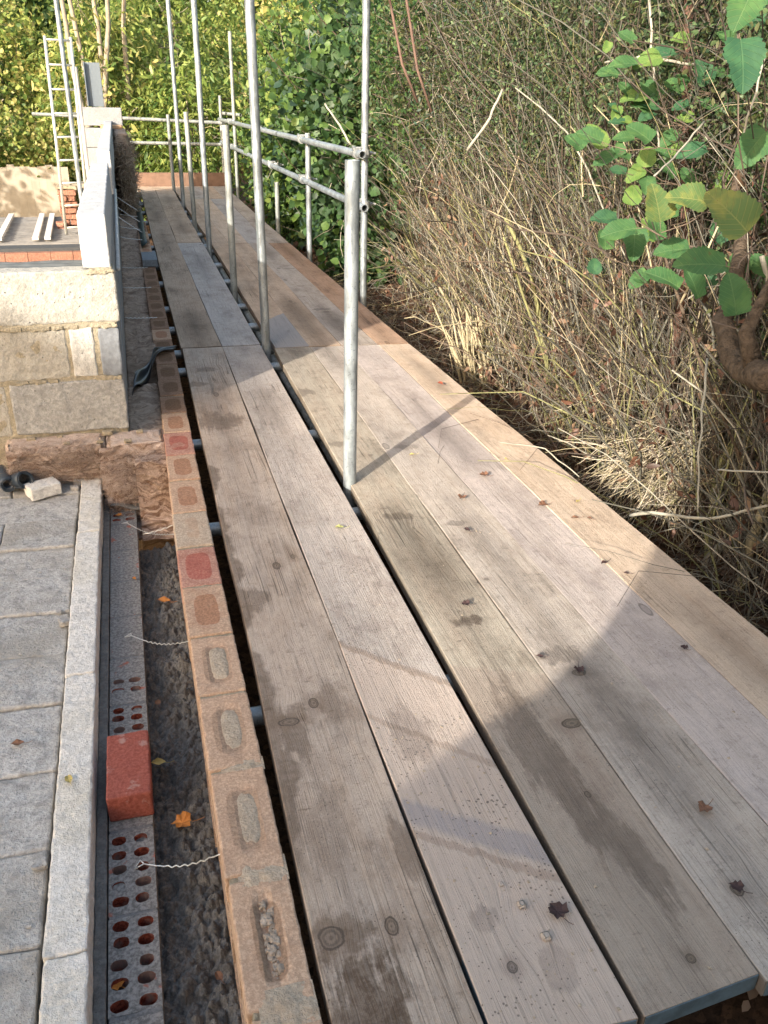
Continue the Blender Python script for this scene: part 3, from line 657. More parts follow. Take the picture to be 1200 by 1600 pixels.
for i, kd in enumerate(kinds):                                      # each brick of the top course
    y0, y1 = ysj[i] + 0.006, ysj[i + 1] - 0.006; ym = (y0 + y1) / 2
    a, b = wall_lx(ym), wall_rx(ym); m = MB(); far = i > 16
    rough_box(m, a, b, y0, y1, -0.066, rnd.uniform(-0.002, 0.002), cell=0.012 if i < 9 else 0.03, amp=0.0016, freq=60, rnd_=0.004)
    if i in (1, 2, 3, 4):
        # the frog: a shallow sunken panel in the top
        cx = (a + b) / 2; hw = 0.014 if i == 1 else 0.021; hl = 0.085
        nv = []
        for (x, y, z) in m.v:
            r = (abs(x - cx - 0.004) / hw) ** 4 + (abs(y - ym) / hl) ** 4
            if z > -0.01 and r < 1.6: z -= (0.011 if i == 1 else 0.004) * max(0, min(1, (1.6 - r) / 1.1))
            nv.append((x, y, z))
        m.v = nv
    br = m.obj('brick', BM[kd], wall, ((a + b) / 2, ym, -0.066))
    if i in (2, 3, 4):                                              # lump of mortar left in the frog
        g2 = MB(); cx = (a + b) / 2 + 0.006
        N = 18; M_ = 26; vs = []
        for q in range(M_ + 1):
            for p in range(N + 1):
                u = -1 + 2 * p / N; t = -1 + 2 * q / M_
                r = (abs(u) ** 3 + abs(t) ** 3); e = noise.noise(Vector((u * 2 + i, t * 3, 0))) * 0.25
                hgt = 0.013 * max(0, 1 - (r + e)) ** 0.4 + noise.noise(Vector((u * 9, t * 14, i))) * 0.0022 if r + e < 1 else -0.003
                vs.append((cx + u * 0.024, ym + t * 0.072 + 0.005, -0.0068 + hgt * 0.65))
        g2.add(vs, [(q * (N + 1) + p, q * (N + 1) + p + 1, (q + 1) * (N + 1) + p + 1, (q + 1) * (N + 1) + p) for q in range(M_) for p in range(N)])
        g2.obj('mortar_lump', MORTG, br, (cx, ym, -0.013), smooth=True)
    if i == 1:
        g2 = MB()
        for q in range(70):
            s_ = rnd.choice([0.0015, 0.002, 0.0025, 0.004, 0.006]); x = (a + b) / 2 + 0.004 + rnd.uniform(-0.009, 0.009); y = ym + rnd.uniform(-0.074, 0.074)
            rough_box(g2, x - s_, x + s_, y - s_ * 1.3, y + s_ * 1.3, -0.013, -0.013 + s_ * 1.6, cell=0.003, amp=s_ * 0.4, freq=150, rnd_=s_ * 0.5)
        g2.obj('grit', GRIT, br, ((a + b) / 2, ym, -0.013))
    # mortar joint between this brick and the next
    rough_box(lm, a + 0.003, b - 0.002, y1 - 0.001, ysj[i + 1] + 0.007, -0.068, -0.004, cell=0.012, amp=0.002, freq=70, rnd_=0.003)
lm.obj('top_joint', MORT, wall, (0.11, 0.6, -0.07))
m = MB()
for (yy, w_) in ((1.135, 0.03), (0.865, 0.035), (1.42, 0.02)):       # mortar smeared across the joints
    N = 20; vs = []
    for q in range(N + 1):
        for p in range(N + 1):
            u = -1 + 2 * p / N; t = -1 + 2 * q / N; e = noise.noise(Vector((u * 2.2 + yy * 5, t * 1.4, 0))) * 0.8
            r = u * u * 0.8 + t * t + e
            vs.append((0.118 + u * 0.046, yy + t * w_, 0.0035 - 0.005 * max(0, min(1, r)) + noise.noise(Vector((u * 8, t * 8, yy))) * 0.0012))
    m.add(vs, [(q * (N + 1) + p, q * (N + 1) + p + 1, (q + 1) * (N + 1) + p + 1, (q + 1) * (N + 1) + p) for q in range(N) for p in range(N)])
m.obj('mortar_smear', MORTG, wall, (0.11, 0.86, 0), smooth=True)
# grey offcut of board on the wall, dark damp-proof sheet beyond
BLUEB = stone_mat('blue_grey_board', (0.20, 0.23, 0.26), (0.13, 0.15, 0.17), (0.28, 0.31, 0.34), 60, (0.2, 0.2), bump=0.2, pits=False)
tag(block('block_offcut', BLUEB, 0.085, 0.205, 7.35, 7.75, 0.004, 0.06, cell=0.05, amp=0.001), 'small blue-grey block offcut lying on the outer brick wall', 'block offcut')

# ================================================================ FLOOR, KERB, LEDGE, PERFORATED BRICKS
PAV = stone_mat('floor_block_concrete', (0.42, 0.415, 0.405), (0.24, 0.238, 0.23), (0.58, 0.58, 0.57), 110, (0.7, 0.35), warm=(0.28, 0.265, 0.235), bump=0.8)
BLKG0 = stone_mat('crumb_grey', (0.36, 0.35, 0.33), (0.22, 0.21, 0.2), (0.48, 0.47, 0.45), 85, (0.4, 0.2))
PB2 = stone_mat('joint_dirt', (0.14, 0.135, 0.125), (0.08, 0.078, 0.07), (0.2, 0.19, 0.18), 90, (0.4, 0.3))
fl = empty('block_floor', (-0.6, 0.9, -0.3), 'grey concrete block floor inside the building, rows running towards the white kerb', 'floor')
fy = [0.52, 0.745, 0.975, 1.216, 1.460, 1.709, 1.964, 2.197, 2.427, 2.655, 2.870, 3.10, 3.34, 3.545]
for r in range(len(fy) - 1):
    x = -0.30; first = True
    for xe in ((-0.74, -1.18, -1.62) if r % 2 else (-0.56, -1.0, -1.44)):
        m = MB(); sh = 0.035
        dzz = rnd.uniform(-0.004, 0.003)
        rough_box(m, xe + 0.003, x - 0.001, fy[r] + 0.003, fy[r + 1] - 0.003, -0.30, -0.172 + dzz, cell=0.014 if x > -0.5 else 0.05, amp=0.0022, freq=30, rnd_=0.006, big=0.0035, bfreq=7,
                  xf=lambda p: (p.x, p.y - (p.x + 0.30) * 0.06, p.z), maxn=34)
        m.obj('floor_block', PAV, fl, ((x + xe) / 2, fy[r], -0.3)); x = xe
m = MB(); m.add([(-1.7, 0.4, -0.195), (-0.3, 0.4, -0.195), (-0.3, 3.62, -0.195), (-1.7, 3.62, -0.195)], [(0, 1, 2, 3)])
m.obj('joint_bed', PB2, fl, (-0.6, 0.9, -0.195))
m = MB()
for q in range(40):
    x, y = rnd.uniform(-0.62, -0.31), rnd.uniform(0.9, 3.4); s_ = rnd.choice([0.0015, 0.002, 0.003, 0.003])
    rough_box(m, x - s_, x + s_ * 1.4, y - s_, y + s_, -0.171, -0.171 + s_ * 1.3, cell=0.004, amp=s_ * 0.5, freq=120, rnd_=s_ * 0.4)
for (x, y, s_) in ((-0.315, 1.41, 0.013), (-0.325, 1.03, 0.012), (-0.31, 2.35, 0.016), (-0.33, 2.42, 0.008), (-0.30, 3.42, 0.022), (-0.32, 3.37, 0.014)):
    rough_box(m, x - s_, x + s_ * 1.2, y - s_, y + s_ * 1.1, -0.173, -0.172 + s_ * 1.2, cell=0.005, amp=s_ * 0.35, freq=60, rnd_=s_ * 0.4)
m.obj('mortar_crumb', BLKG0, fl, (-0.4, 0.9, -0.17)).__setitem__('kind', 'stuff')

KERB = stone_mat('white_kerb_block', (0.66, 0.645, 0.61), (0.40, 0.39, 0.36), (0.80, 0.79, 0.76), 130, (0.35, 0.2), warm=(0.50, 0.45, 0.34), bump=0.7)
kb = empty('white_edge_course', (-0.25, 0.9, -0.3), 'long white block course edging the grey floor', 'kerb')
for (y0, y1, dx) in ((0.55, 1.168, 0.002), (1.172, 2.05, 0.0), (2.055, 2.93, -0.002), (2.935, 3.545, 0.001)):
    m = MB(); rough_box(m, -0.292 + dx, -0.212 + dx, y0, y1, -0.30, -0.150, cell=0.011, amp=0.0022, freq=55, rnd_=0.005, maxn=70)
    m.obj('edge_block', KERB, kb, (-0.25, y0, -0.3))
LEDGE = stone_mat('grey_strip', (0.155, 0.155, 0.15), (0.09, 0.09, 0.088), (0.23, 0.23, 0.225), 90, (0.4, 0.3), bump=0.5)
m = MB(); rough_box(m, -0.211, -0.187, 0.55, 3.40, -0.36, -0.222, cell=0.02, amp=0.0018, freq=40, rnd_=0.003, maxn=150)
tag(m.obj('insulation_strip', LEDGE, loc=(-0.2, 0.55, -0.36)), 'narrow mortar-splashed grey strip between the white kerb and the perforated bricks', 'edge strip')

PB = stone_mat('mortar_covered_brick', (0.165, 0.17, 0.175), (0.095, 0.095, 0.098), (0.25, 0.255, 0.26), 120, (0.35, 0.25), bump=0.5)
n = NT('red_brick_core'); s1 = n.noise(n.obj, 120.0, 3.0, 0.7); s2 = n.noise(n.obj, 14.0, 4.0)
col = n.mix(n.mr(s1, 0.35, 0.65), (0.13, 0.028, 0.018), (0.30, 0.08, 0.05)); col = n.mix(n.mr(s2, 0.48, 0.62, 0, 0.7), col, (0.22, 0.2, 0.19))
REDB = n.fin(col, 0.9, n.bump(s1, 0.5, 0.003), spec=0.2)
n = NT('perforated_top'); vv = n.vmath('ADD', n.obj, n.comb(n.math('MULTIPLY', n.rand(), 9.0), n.rand(), 0.0)); s1 = n.noise(vv, 120.0, 3.0, 0.7); s2 = n.noise(vv, 17.0, 4.0, 0.6)
col = n.mix(n.mr(s1, 0.35, 0.65), (0.13, 0.128, 0.124), (0.27, 0.265, 0.258)); 
hol = n.mr(s2, 0.63, 0.68, 0, 0.8)
col = n.mix(hol, col, (0.33, 0.10, 0.065)); PTOP = n.fin(col, 0.92, n.bump(n.math('ADD', s1, s2), 0.6, 0.003), spec=0.2)
pc = empty('perforated_brick_course', (-0.135, 0.6, -0.3), 'inner course of perforated bricks smeared with grey mortar', 'brick course')
def perforated(y0, y1, rows, red=False):
    """brick with two columns of holes at the given y positions"""
    x0, x1 = -0.184, -0.086; z1 = -0.230; zb = -0.298; m = MB(); N = 12
    cols = [(-0.161, 0.0155), (-0.113, 0.0155)]
    cuts = [y0] + [((rows[i] + rows[i + 1]) / 2) for i in range(len(rows) - 1)] + [y1] if rows else [y0, y1]
    if rows and rows[0] - y0 > 0.045: cuts[0] = rows[0] - 0.022; quads = [(y0, cuts[0])]
    else: quads = []
    if rows and y1 - rows[-1] > 0.045: cuts[-1] = rows[-1] + 0.022; quads.append((cuts[-1], y1))
    if not rows: quads = [(y0, y1)]
    for (a, b) in quads: m.add([(x0, a, z1), (x1, a, z1), (x1, b, z1), (x0, b, z1)], [(0, 1, 2, 3)])
    xm = -0.137
    for i, yc in enumerate(rows):
        for c, (xc, rx) in enumerate(cols):
            ax, bx = (x0, xm) if c == 0 else (xm, x1); ay, by = cuts[i], cuts[i + 1]
            ry = min(0.0125, (by - ay) * 0.40); deep = 0.05 if rnd.random() < 0.62 else rnd.choice([0.004, 0.008, 0.014])
            jx, jy = rnd.uniform(-0.0025, 0.0025), rnd.uniform(-0.002, 0.002); rr = rnd.uniform(0.85, 1.08)
            inner, outer = [], []
            for k in range(N):
                t = 2 * math.pi * (k + 0.5) / N; cx_, sy_ = math.cos(t), math.sin(t)
                px, py = xc + jx + rx * rr * 1.06 * math.copysign(abs(cx_) ** 0.85, cx_), yc + jy + ry * math.copysign(abs(sy_) ** 0.85, sy_)
                inner.append((px + rnd.uniform(-.0008, .0008), py + rnd.uniform(-.0008, .0008), z1))
                s_ = max(abs(cx_), abs(sy_)); ox = (ax + bx) / 2 + cx_ / s_ * (bx - ax) / 2; oy = (ay + by) / 2 + sy_ / s_ * (by - ay) / 2
                outer.append((ox, oy, z1))
            low = [(p[0], p[1], z1 - deep) for p in inner]
            m.add(outer + inner, [(k, (k + 1) % N, N + (k + 1) % N, N + k) for k in range(N)], 0)
            for (sx, sy) in ((ax, ay), (bx, ay), (bx, by), (ax, by)):     # square corners of the cell
                near = sorted(range(N), key=lambda k: (outer[k][0] - sx) ** 2 + (outer[k][1] - sy) ** 2)[:2]
                near.sort();
                if near == [0, N - 1]: near = [N - 1, 0]
                m.add([outer[near[0]], (sx, sy, z1), outer[near[1]]], [(0, 1, 2)], 0)
            m.add(inner + low, [(k, (k + 1) % N, N + (k + 1) % N, N + k) for k in range(N)], 1)
            m.add(low, [tuple(range(N))], 1 if deep > 0.02 else 0)
    m.add([(x0, y0, zb), (x1, y0, zb), (x1, y1, zb), (x0, y1, zb), (x0, y0, z1), (x1, y0, z1), (x1, y1, z1), (x0, y1, z1)],
          [(0, 1, 5, 4), (1, 2, 6, 5), (2, 3, 7, 6), (3, 0, 4, 7), (0, 3, 2, 1)], 1 if red else 0)
    return m.obj('perforated_brick', [PTOP, REDB], pc, (-0.135, y0, zb))
perforated(0.62, 0.856, [])
perforated(0.866, 1.068, [])
perforated(1.078, 1.292, [1.099, 1.143, 1.184, 1.231, 1.273])
perforated(1.300, 1.525, [1.333, 1.375, 1.417, 1.458, 1.500])
perforated(1.535, 1.76, [])
perforated(1.77, 1.985, [1.800, 1.842, 1.888, 1.932, 1.968])
perforated(1.995, 2.21, [2.056, 2.100])
perforated(2.22, 2.44, []); perforated(2.45, 2.67, []); perforated(2.68, 2.90, []); perforated(2.91, 3.12, [])
perforated(3.13, 3.36, [3.165, 3.205, 3.25, 3.295])
for yj in (0.861, 1.073, 1.296, 1.53, 1.765, 1.99, 2.215, 2.445, 2.675, 2.905, 3.125):
    m = MB(); rough_box(m, -0.183, -0.087, yj - 0.0065, yj + 0.0065, -0.296, -0.2305, cell=0.01, amp=0.0015, freq=80, rnd_=0.002)
    m.obj('joint', PB, pc, (-0.135, yj, -0.296))
n = NT('solid_red_brick'); s1 = n.noise(n.obj, 140.0, 3.0, 0.7); s2 = n.noise(n.obj, 19.0, 5.0, 0.65); s3 = n.noise(n.scale(n.obj, (30, 9, 9)), 1.0, 4.0, 0.6)
col = n.mix(n.mr(s1, 0.3, 0.7), (0.20, 0.05, 0.036), (0.30, 0.095, 0.07)); col = n.mix(n.mr(s2, 0.56, 0.66, 0, 0.6), col, (0.36, 0.25, 0.22))
col = n.mix(n.mr(s3, 0.58, 0.70, 0, 0.45), col, (0.17, 0.05, 0.035)); SRED = n.fin(col, 0.85, n.bump(n.math('ADD', s1, s2), 0.5, 0.003), spec=0.25)
tag(block('red_brick', SRED, -0.182, -0.082, 1.558, 1.782, -0.2285, -0.156, cell=0.008, amp=0.0013, freq=60, rnd_=0.004), 'solid red brick sitting proud on the perforated course', 'brick')
m = MB(); FL = plain_mat('dull_lead', (0.20, 0.20, 0.19), 0.6, 0.3, 0.5, 30, 0.4); N = 14; vs = []
for q in range(5):
    for p in range(N + 1):
        u = p / N; t = q / 4.0
        vs.append((-0.182 + u * 0.15, 3.24 + t * 0.13 - u * 0.03, -0.205 + 0.008 * math.sin(u * 7 + 0.5) + 0.01 * t - 0.012 * u * u))
m.add(vs, [(q * (N + 1) + p, q * (N + 1) + p + 1, (q + 1) * (N + 1) + p + 1, (q + 1) * (N + 1) + p) for q in range(4) for p in range(N)])
o = m.obj('metal_flap', FL, loc=(-0.12, 3.24, -0.22), smooth=True); s_ = o.modifiers.new('t', 'SOLIDIFY'); s_.thickness = 0.003
tag(o, 'bent grey metal sheet scrap under the insulation at the end of the perforated bricks', 'metal scrap')

# ================================================================ CAVITY FILL
def heightfield(name, mat, x0, x1, y0, y1, zf, nxs, nys, loc, smooth=True, skirt=0.12, kind=None, xfn=None):
    m = MB(); vs = []
    for j in range(nys + 1):
        for i in range(nxs + 1):
            u, t = i / nxs, j / nys; y = y0 + (y1 - y0) * t
            a, b = xfn(y) if xfn else (x0, x1); x = a + (b - a) * u; vs.append((x, y, zf(x, y)))
    W = nxs + 1
    fs = [(j * W + i, j * W + i + 1, (j + 1) * W + i + 1, (j + 1) * W + i) for j in range(nys) for i in range(nxs)]
    ring = [i for i in range(W)] + [j * W + nxs for j in range(1, nys + 1)] + [nys * W + i for i in range(nxs - 1, -1, -1)] + [j * W for j in range(nys - 1, 0, -1)]
    k = len(vs); vs += [(vs[i][0], vs[i][1], min(vs[i][2], loc[2]) - skirt) for i in ring]; L = len(ring)
    fs += [(ring[i], k + i, k + (i + 1) % L, ring[(i + 1) % L]) for i in range(L)]
    fs.append(tuple(k + i for i in range(L))[::-1])
    m.add(vs, fs); return m.obj(name, mat, loc=loc, smooth=smooth)
def ridg(p, o=4):
    a = 0; s_ = 1.0
    for _ in range(o): a += (1 - abs(noise.noise(p)) * 2.0) * s_; p = p * 2.1 + Vector((3.1, 1.7, 5)); s_ *= 0.5
    return a / 1.9
FILL = stone_mat('lean_mix', (0.165, 0.165, 0.162), (0.085, 0.085, 0.083), (0.28, 0.28, 0.275), 140, (0.5, 0.4), bump=0.9, pits=False)
def fz(x, y):
    p = Vector((x, y, 0)); c = noise.cell_vector(p * 40)
    vo = noise.voronoi(p * 42)[0]; vo2 = noise.voronoi(p * 90 + Vector((4, 4, 0)))[0]
    return -0.285 + 0.02 * noise.noise(p * 7) + 0.036 * (0.5 - vo[0]) + 0.016 * (0.5 - vo2[0]) + 0.012 * noise.noise(p * 26) - max(0, (y - 2.75)) * 0.15
o = heightfield('cavity_fill', FILL, -0.09, 0.05, 0.5, 3.1, fz, 54, 620, (-0.02, 0.6, -0.3), smooth=False, xfn=lambda y: (-0.088, wall_lx(y) + 0.012))
tag(o, 'dark lumpy concrete fill in the cavity between the two brick courses', 'concrete fill', kind='stuff')

def wool_mat(name, a, b, c, rot=0.0):
    n = NT(name); v = n.obj
    d = n.scale(n.vmath('SUBTRACT', n.noisec(v, 7.0, 3.0), (0.5, 0.5, 0.5)), (0.24, 0.24, 0.24)); q = n.vmath('ADD', v, d)
    l = n.noise(n.scale(q, (7, 10, 75)), 1.0, 4.0, 0.6); l2 = n.noise(n.scale(q, (5, 6, 30)), 1.0, 3.0); s1 = n.noise(v, 230.0, 2.0, 0.7)
    col = n.mix(n.mr(l, 0.36, 0.62), b, a); col = n.mix(n.mr(l2, 0.5, 0.66, 0, 0.75), col, c); col = n.mix(n.mr(s1, 0.5, 0.7, 0, 0.35), col, sc(b, 0.5))
    return n.fin(col, 1.0, n.bump(n.math('ADD', n.math('MULTIPLY', l, 1.5), n.math('MULTIPLY', s1, 0.4)), 0.8, 0.012), spec=0.05)
WOOL = wool_mat('glass_wool', (0.54, 0.43, 0.36), (0.19, 0.12, 0.085), (0.37, 0.265, 0.20))
WOOLP = wool_mat('glass_wool_top', (0.56, 0.45, 0.38), (0.42, 0.32, 0.26), (0.50, 0.40, 0.33))
WOOLD = wool_mat('glass_wool_dirty', (0.44, 0.35, 0.28), (0.24, 0.18, 0.14), (0.35, 0.28, 0.22))
def wool_face(name, x0, x1, zt, zb, ybase, amp, label, seed=0, nxs=110, nzs=70, lean=0.0, top=0.16):
    """drooping batt: a rumpled face towards -Y with a top sheet"""
    m = MB(); vs = []
    for j in range(nzs + 1):
        for i in range(nxs + 1):
            x = x0 + (x1 - x0) * i / nxs; z = zt + (zb - zt) * j / nzs; t = j / nzs
            p = Vector((x * 7 + seed, z * 20, seed)); q = p + noise.noise_vector(p * 0.6) * 1.8
            dd = amp * (ridg(q * 0.45, 2) - 0.5) + 0.35 * amp * noise.noise(q * 1.3) + 0.05 * amp * noise.noise(q * 6)
            rollf = 0.02 * math.sin(min(1, t * 5) * math.pi / 2)
            y = ybase - dd - rollf + lean * t * t
            vs.append((x, y, z + 0.005 * noise.noise(Vector((x * 20, 0, seed))) + (0.004 if j else 0)))
    W = nxs + 1; fs = [(j * W + i, (j + 1) * W + i, (j + 1) * W + i + 1, j * W + i + 1) for j in range(nzs) for i in range(nxs)]
    m.add(vs, fs, 0); k = len(vs)
    return m, vs, W
bt = empty('insulation_batt', (-0.2, 3.4, -0.2), 'peeling pink-brown glass wool batt at the foot of the block cross wall', 'insulation')
m, vs, W = wool_face('w', -0.56, -0.20, -0.005, -0.155, 3.435, 0.028, '', 2.0, 80, 40)
m.obj('wool_front', WOOL, bt, (-0.4, 3.4, -0.15), smooth=True)
m, vs, W = wool_face('w', -0.205, 0.052, -0.005, -0.34, 3.385, 0.05, '', 5.0, 90, 90, lean=-0.16)
m.obj('wool_fold', WOOL, bt, (-0.1, 3.3, -0.3), smooth=True)
m = MB()
rough_box(m, -0.565, -0.185, 3.44, 3.56, -0.16, 0.0, cell=0.012, amp=0.004, freq=25, rnd_=0.012, big=0.006, bfreq=6, maxn=60)
rough_box(m, -0.180, 0.058, 3.41, 3.57, -0.30, -0.006, cell=0.012, amp=0.004, freq=25, rnd_=0.012, big=0.007, bfreq=6, maxn=60)
m.obj('wool_slab', WOOLP, bt, (-0.2, 3.4, -0.2), smooth=True)
# torn folds hanging down to the right, by the brick wall, and loose fibres
for (xa, xb, za, zc, yb, am, sd) in ((-0.07, 0.054, -0.03, -0.32, 3.27, 0.045, 9.0), (-0.19, 0.0, -0.14, -0.33, 3.30, 0.04, 13.0)):
    m, vs, W = wool_face('w', xa, xb, za, zc, yb, am, '', sd, 60, 90, lean=-0.12, top=0)
    k = len(m.v); top = [m.v[q] for q in range(W)]
    m.add(top + [(p[0], 3.42, -0.05) for p in top], [(q, q + 1, W + q + 1, W + q) for q in range(W - 1)])
    m.obj('wool_fold', WOOL, bt, (-0.05, yb, -0.2), smooth=True)
k = 5200
b = np.concatenate([np.stack([nr.uniform(-0.56, -0.2, k // 2), nr.uniform(3.39, 3.46, k // 2), nr.uniform(-0.15, 0.003, k // 2)], 1),
                    np.stack([nr.uniform(-0.2, 0.045, k // 2), nr.uniform(3.20, 3.40, k // 2), nr.uniform(-0.28, -0.01, k // 2)], 1)])
V, Fq, mi, _ = twigs(b, nr.normal(size=(k, 3)) * np.array([1.0, 0.4, 0.5]), nr.uniform(0.02, 0.09, k), nr.uniform(0.0003, 0.0009, k), 5, 0.6, -0.1, 2)
np_mesh('wool_fibres', V, Fq, [WOOL, WOOLP], mi, bt, (-0.2, 3.3, -0.15))
for (x, y, s_) in ((-0.47, 3.52, 0.012), (-0.36, 3.53, 0.008), (-0.20, 3.44, 0.009), (-0.09, 3.42, 0.010), (-0.33, 3.45, 0.008), (-0.17, 3.53, 0.014), (-0.04, 3.52, 0.009)):
    m = MB(); rough_box(m, x - s_ * 1.5, x + s_ * 1.5, y - s_, y + s_, -0.004, s_, cell=0.005, amp=s_ * 0.3, freq=60, rnd_=0.004)
    m.obj('mortar_crumb', MORT, bt, (x, y, 0.0))
# wool and droppings in the cavity between inner leaf and outer wall
def cz(x, y):
    p = Vector((x, y, 0)); h = -0.03 + 0.04 * noise.noise(p * 5) + 0.03 * (ridg(p * 9, 4) - .5)
    if y < 4.2: h = -0.035 + 0.02 * noise.noise(p * 11)
    if 4.25 < y < 4.7: h -= 0.08
    h += max(0, y - 9.5) * 0.03
    return h
o = heightfield('cavity_insulation', WOOLD, 0, 0, 3.56, 13.4, cz, 16, 500, (0, 3.6, -0.2), xfn=lambda y: (-0.084, wall_lx(y) + 0.01), skirt=0.4)
tag(o, 'dirty brown insulation filling the cavity beside the long block wall', 'insulation')
# fluffy torn end of insulation standing up far away in the cavity
t_ = 4200; ang = nr.uniform(0, 2 * np.pi, t_)
base = np.stack([nr.uniform(-0.03, 0.10, t_), nr.uniform(10.4, 12.4, t_), nr.uniform(0.1, 0.78, t_)], 1)
dv = nr.normal(size=(t_, 3)) * 0.6 + np.array([0.1, -0.5, -0.2])
V, Fq, mi, _ = twigs(base, dv, nr.uniform(0.06, 0.2, t_), nr.uniform(0.002, 0.007, t_), 4, 0.6, -0.15, 2)
fw = empty('torn_insulation', (0.03, 11.2, 0.0), 'shaggy brown torn insulation standing up in the far cavity', 'insulation')
np_mesh('wool_strands', V, Fq, [plain_mat('wool_far_a', (0.46, 0.37, 0.28), 1, 0, .4), plain_mat('wool_far_b', (0.30, 0.22, 0.16), 1, 0, .4)], mi, parent=fw, loc=(0.03, 11.2, 0))
m = MB(); rough_box(m, -0.04, 0.10, 10.6, 12.3, -0.1, 0.86, cell=0.06, amp=0.02, freq=12, rnd_=0.03); m.obj('wool_core', WOOLD, fw, (0.03, 11.2, 0), smooth=True)

# black damp-proof sheet draped over the brick wall and into the cavity
DPC = plain_mat('black_plastic', (0.012, 0.014, 0.018), 0.38, 0.0, 0.3, 30, 0.3, 0.5)
m = MB(); vs = []; N = 30
path = [(0.19, 4.79, 0.004), (0.14, 4.76, 0.012), (0.085, 4.72, 0.012), (0.055, 4.62, 0.0), (0.04, 4.50, -0.03), (0.0, 4.42, -0.045), (-0.03, 4.36, -0.02), (-0.065, 4.30, -0.05), (-0.03, 4.20, -0.11), (0.02, 4.25, -0.13)]
for i, p in enumerate(path):
    w_ = (0.045, 0.05, 0.06, 0.10, 0.15, 0.19, 0.2, 0.18, 0.15, 0.12)[i]
    for j in range(7):
        u = j / 6 - 0.5; vs.append((p[0] + u * 0.02, p[1] + u * w_ * 2.0, p[2] + 0.03 * math.sin(j * 1.7 + i * 1.3) * (0.3 if i < 3 else 1.0) + (0.01 if i < 3 else 0.015)))
m.add(vs, [(i * 7 + j, i * 7 + j + 1, (i + 1) * 7 + j + 1, (i + 1) * 7 + j) for i in range(len(path) - 1) for j in range(6)])
o = m.obj('plastic_sheet', DPC, loc=(0.05, 4.5, -0.02), smooth=True); o.modifiers.new('s', 'SUBSURF').levels = 2
s_ = o.modifiers.new('t', 'SOLIDIFY'); s_.thickness = 0.002
tag(o, 'crumpled black plastic damp-proof strip drooping off the brick wall into the cavity', 'plastic strip')
# dark green-black sheet standing along the far cavity
m = MB(); vs = []
for i in range(25):
    y = 8.3 + i * 0.2
    for z in (-0.06, 0.02, 0.05):
        vs.append((wall_lx(y) + 0.02 + 0.012 * noise.noise(Vector((y * 2, z * 5, 0))) + (0.05 if z > 0.04 else 0.0), y, z + 0.01 * noise.noise(Vector((y * 3, 0, 2)))))
m.add(vs, [(i * 3 + j, (i + 1) * 3 + j, (i + 1) * 3 + j + 1, i * 3 + j + 1) for i in range(24) for j in range(2)])
o = m.obj('damp_proof_membrane', plain_mat('dark_membrane', (0.03, 0.05, 0.045), 0.5, 0, 0.3), loc=(0.12, 8.3, 0), smooth=True); s_ = o.modifiers.new('t', 'SOLIDIFY'); s_.thickness = 0.004
tag(o, 'dark green-black membrane lying along the far part of the brick wall', 'membrane')

# ================================================================ BLOCKWORK
BLK = stone_mat('concrete_block', (0.365, 0.355, 0.32), (0.235, 0.228, 0.205), (0.48, 0.47, 0.435), 75, (0.4, 0.15), warm=(0.34, 0.31, 0.25), bump=0.8)
BLKG = stone_mat('concrete_block_grey', (0.32, 0.32, 0.31), (0.19, 0.19, 0.185), (0.47, 0.47, 0.46), 85, (0.4, 0.2), bump=0.7)
BLKL = stone_mat('concrete_block_light', (0.50, 0.49, 0.46), (0.30, 0.30, 0.28), (0.62, 0.61, 0.59), 70, (0.35, 0.1), bump=0.8)
BLKB = stone_mat('aerated_block_blue', (0.185, 0.20, 0.22), (0.13, 0.14, 0.155), (0.24, 0.26, 0.285), 40, (0.3, 0.2), bump=0.25, pits=False)
AER = stone_mat('aerated_block', (0.44, 0.45, 0.455), (0.33, 0.34, 0.345), (0.53, 0.54, 0.54), 70, (0.25, 0.12), bump=0.35)
AERD = stone_mat('aerated_block_grey', (0.27, 0.28, 0.29), (0.19, 0.20, 0.21), (0.34, 0.35, 0.36), 60, (0.3, 0.2), bump=0.35)
MORTY = stone_mat('mortar_yellow', (0.32, 0.288, 0.22), (0.23, 0.20, 0.14), (0.45, 0.40, 0.30), 90, (0.4, 0.3), bump=0.9, pits=False)
cw = empty('block_cross_wall', (-0.3, 3.6, 0.0), 'cross wall of three block courses facing the camera at the left', 'wall')
Yw = 3.555
def cblock(x0, x1, z0, z1, mat, parent=cw, y0=Yw, y1=Yw + 0.1, j=0.0):
    return block('wall_block', mat, x0, x1, y0 + j, y1, z0, z1, parent, cell=0.016, amp=0.0026, freq=34, rnd_=0.007, maxn=34)
cblock(-0.525, -0.082, 0.012, 0.228, BLKG, j=-0.006); cblock(-0.98, -0.54, 0.006, 0.222, BLK, j=0.003)
cblock(-0.62, -0.282, 0.240, 0.444, BLK, j=0.002); cblock(-0.270, -0.178, 0.246, 0.446, BLKL, j=-0.003); cblock(-0.160, -0.079, 0.240, 0.440, BLKB, j=-0.002); cblock(-1.07, -0.63, 0.240, 0.444, BLK)
cblock(-0.60, -0.068, 0.462, 0.666, BLK, j=0.0, y1=Yw + 0.105); cblock(-1.1, -0.612, 0.462, 0.664, BLK)
m = MB()
rough_box(m, -1.05, -0.085, Yw + 0.004, Yw + 0.094, -0.2, 0.655, cell=0.02, amp=0.004, freq=30, rnd_=0.004, maxn=60)
rough_box(m, -1.05, -0.09, Yw - 0.001, Yw + 0.02, 0.442, 0.462, cell=0.01, amp=0.003, freq=30, rnd_=0.003, maxn=90)
m.obj('mortar_joint', MORTY, cw, (-0.3, 3.6, 0.0))
m = MB()
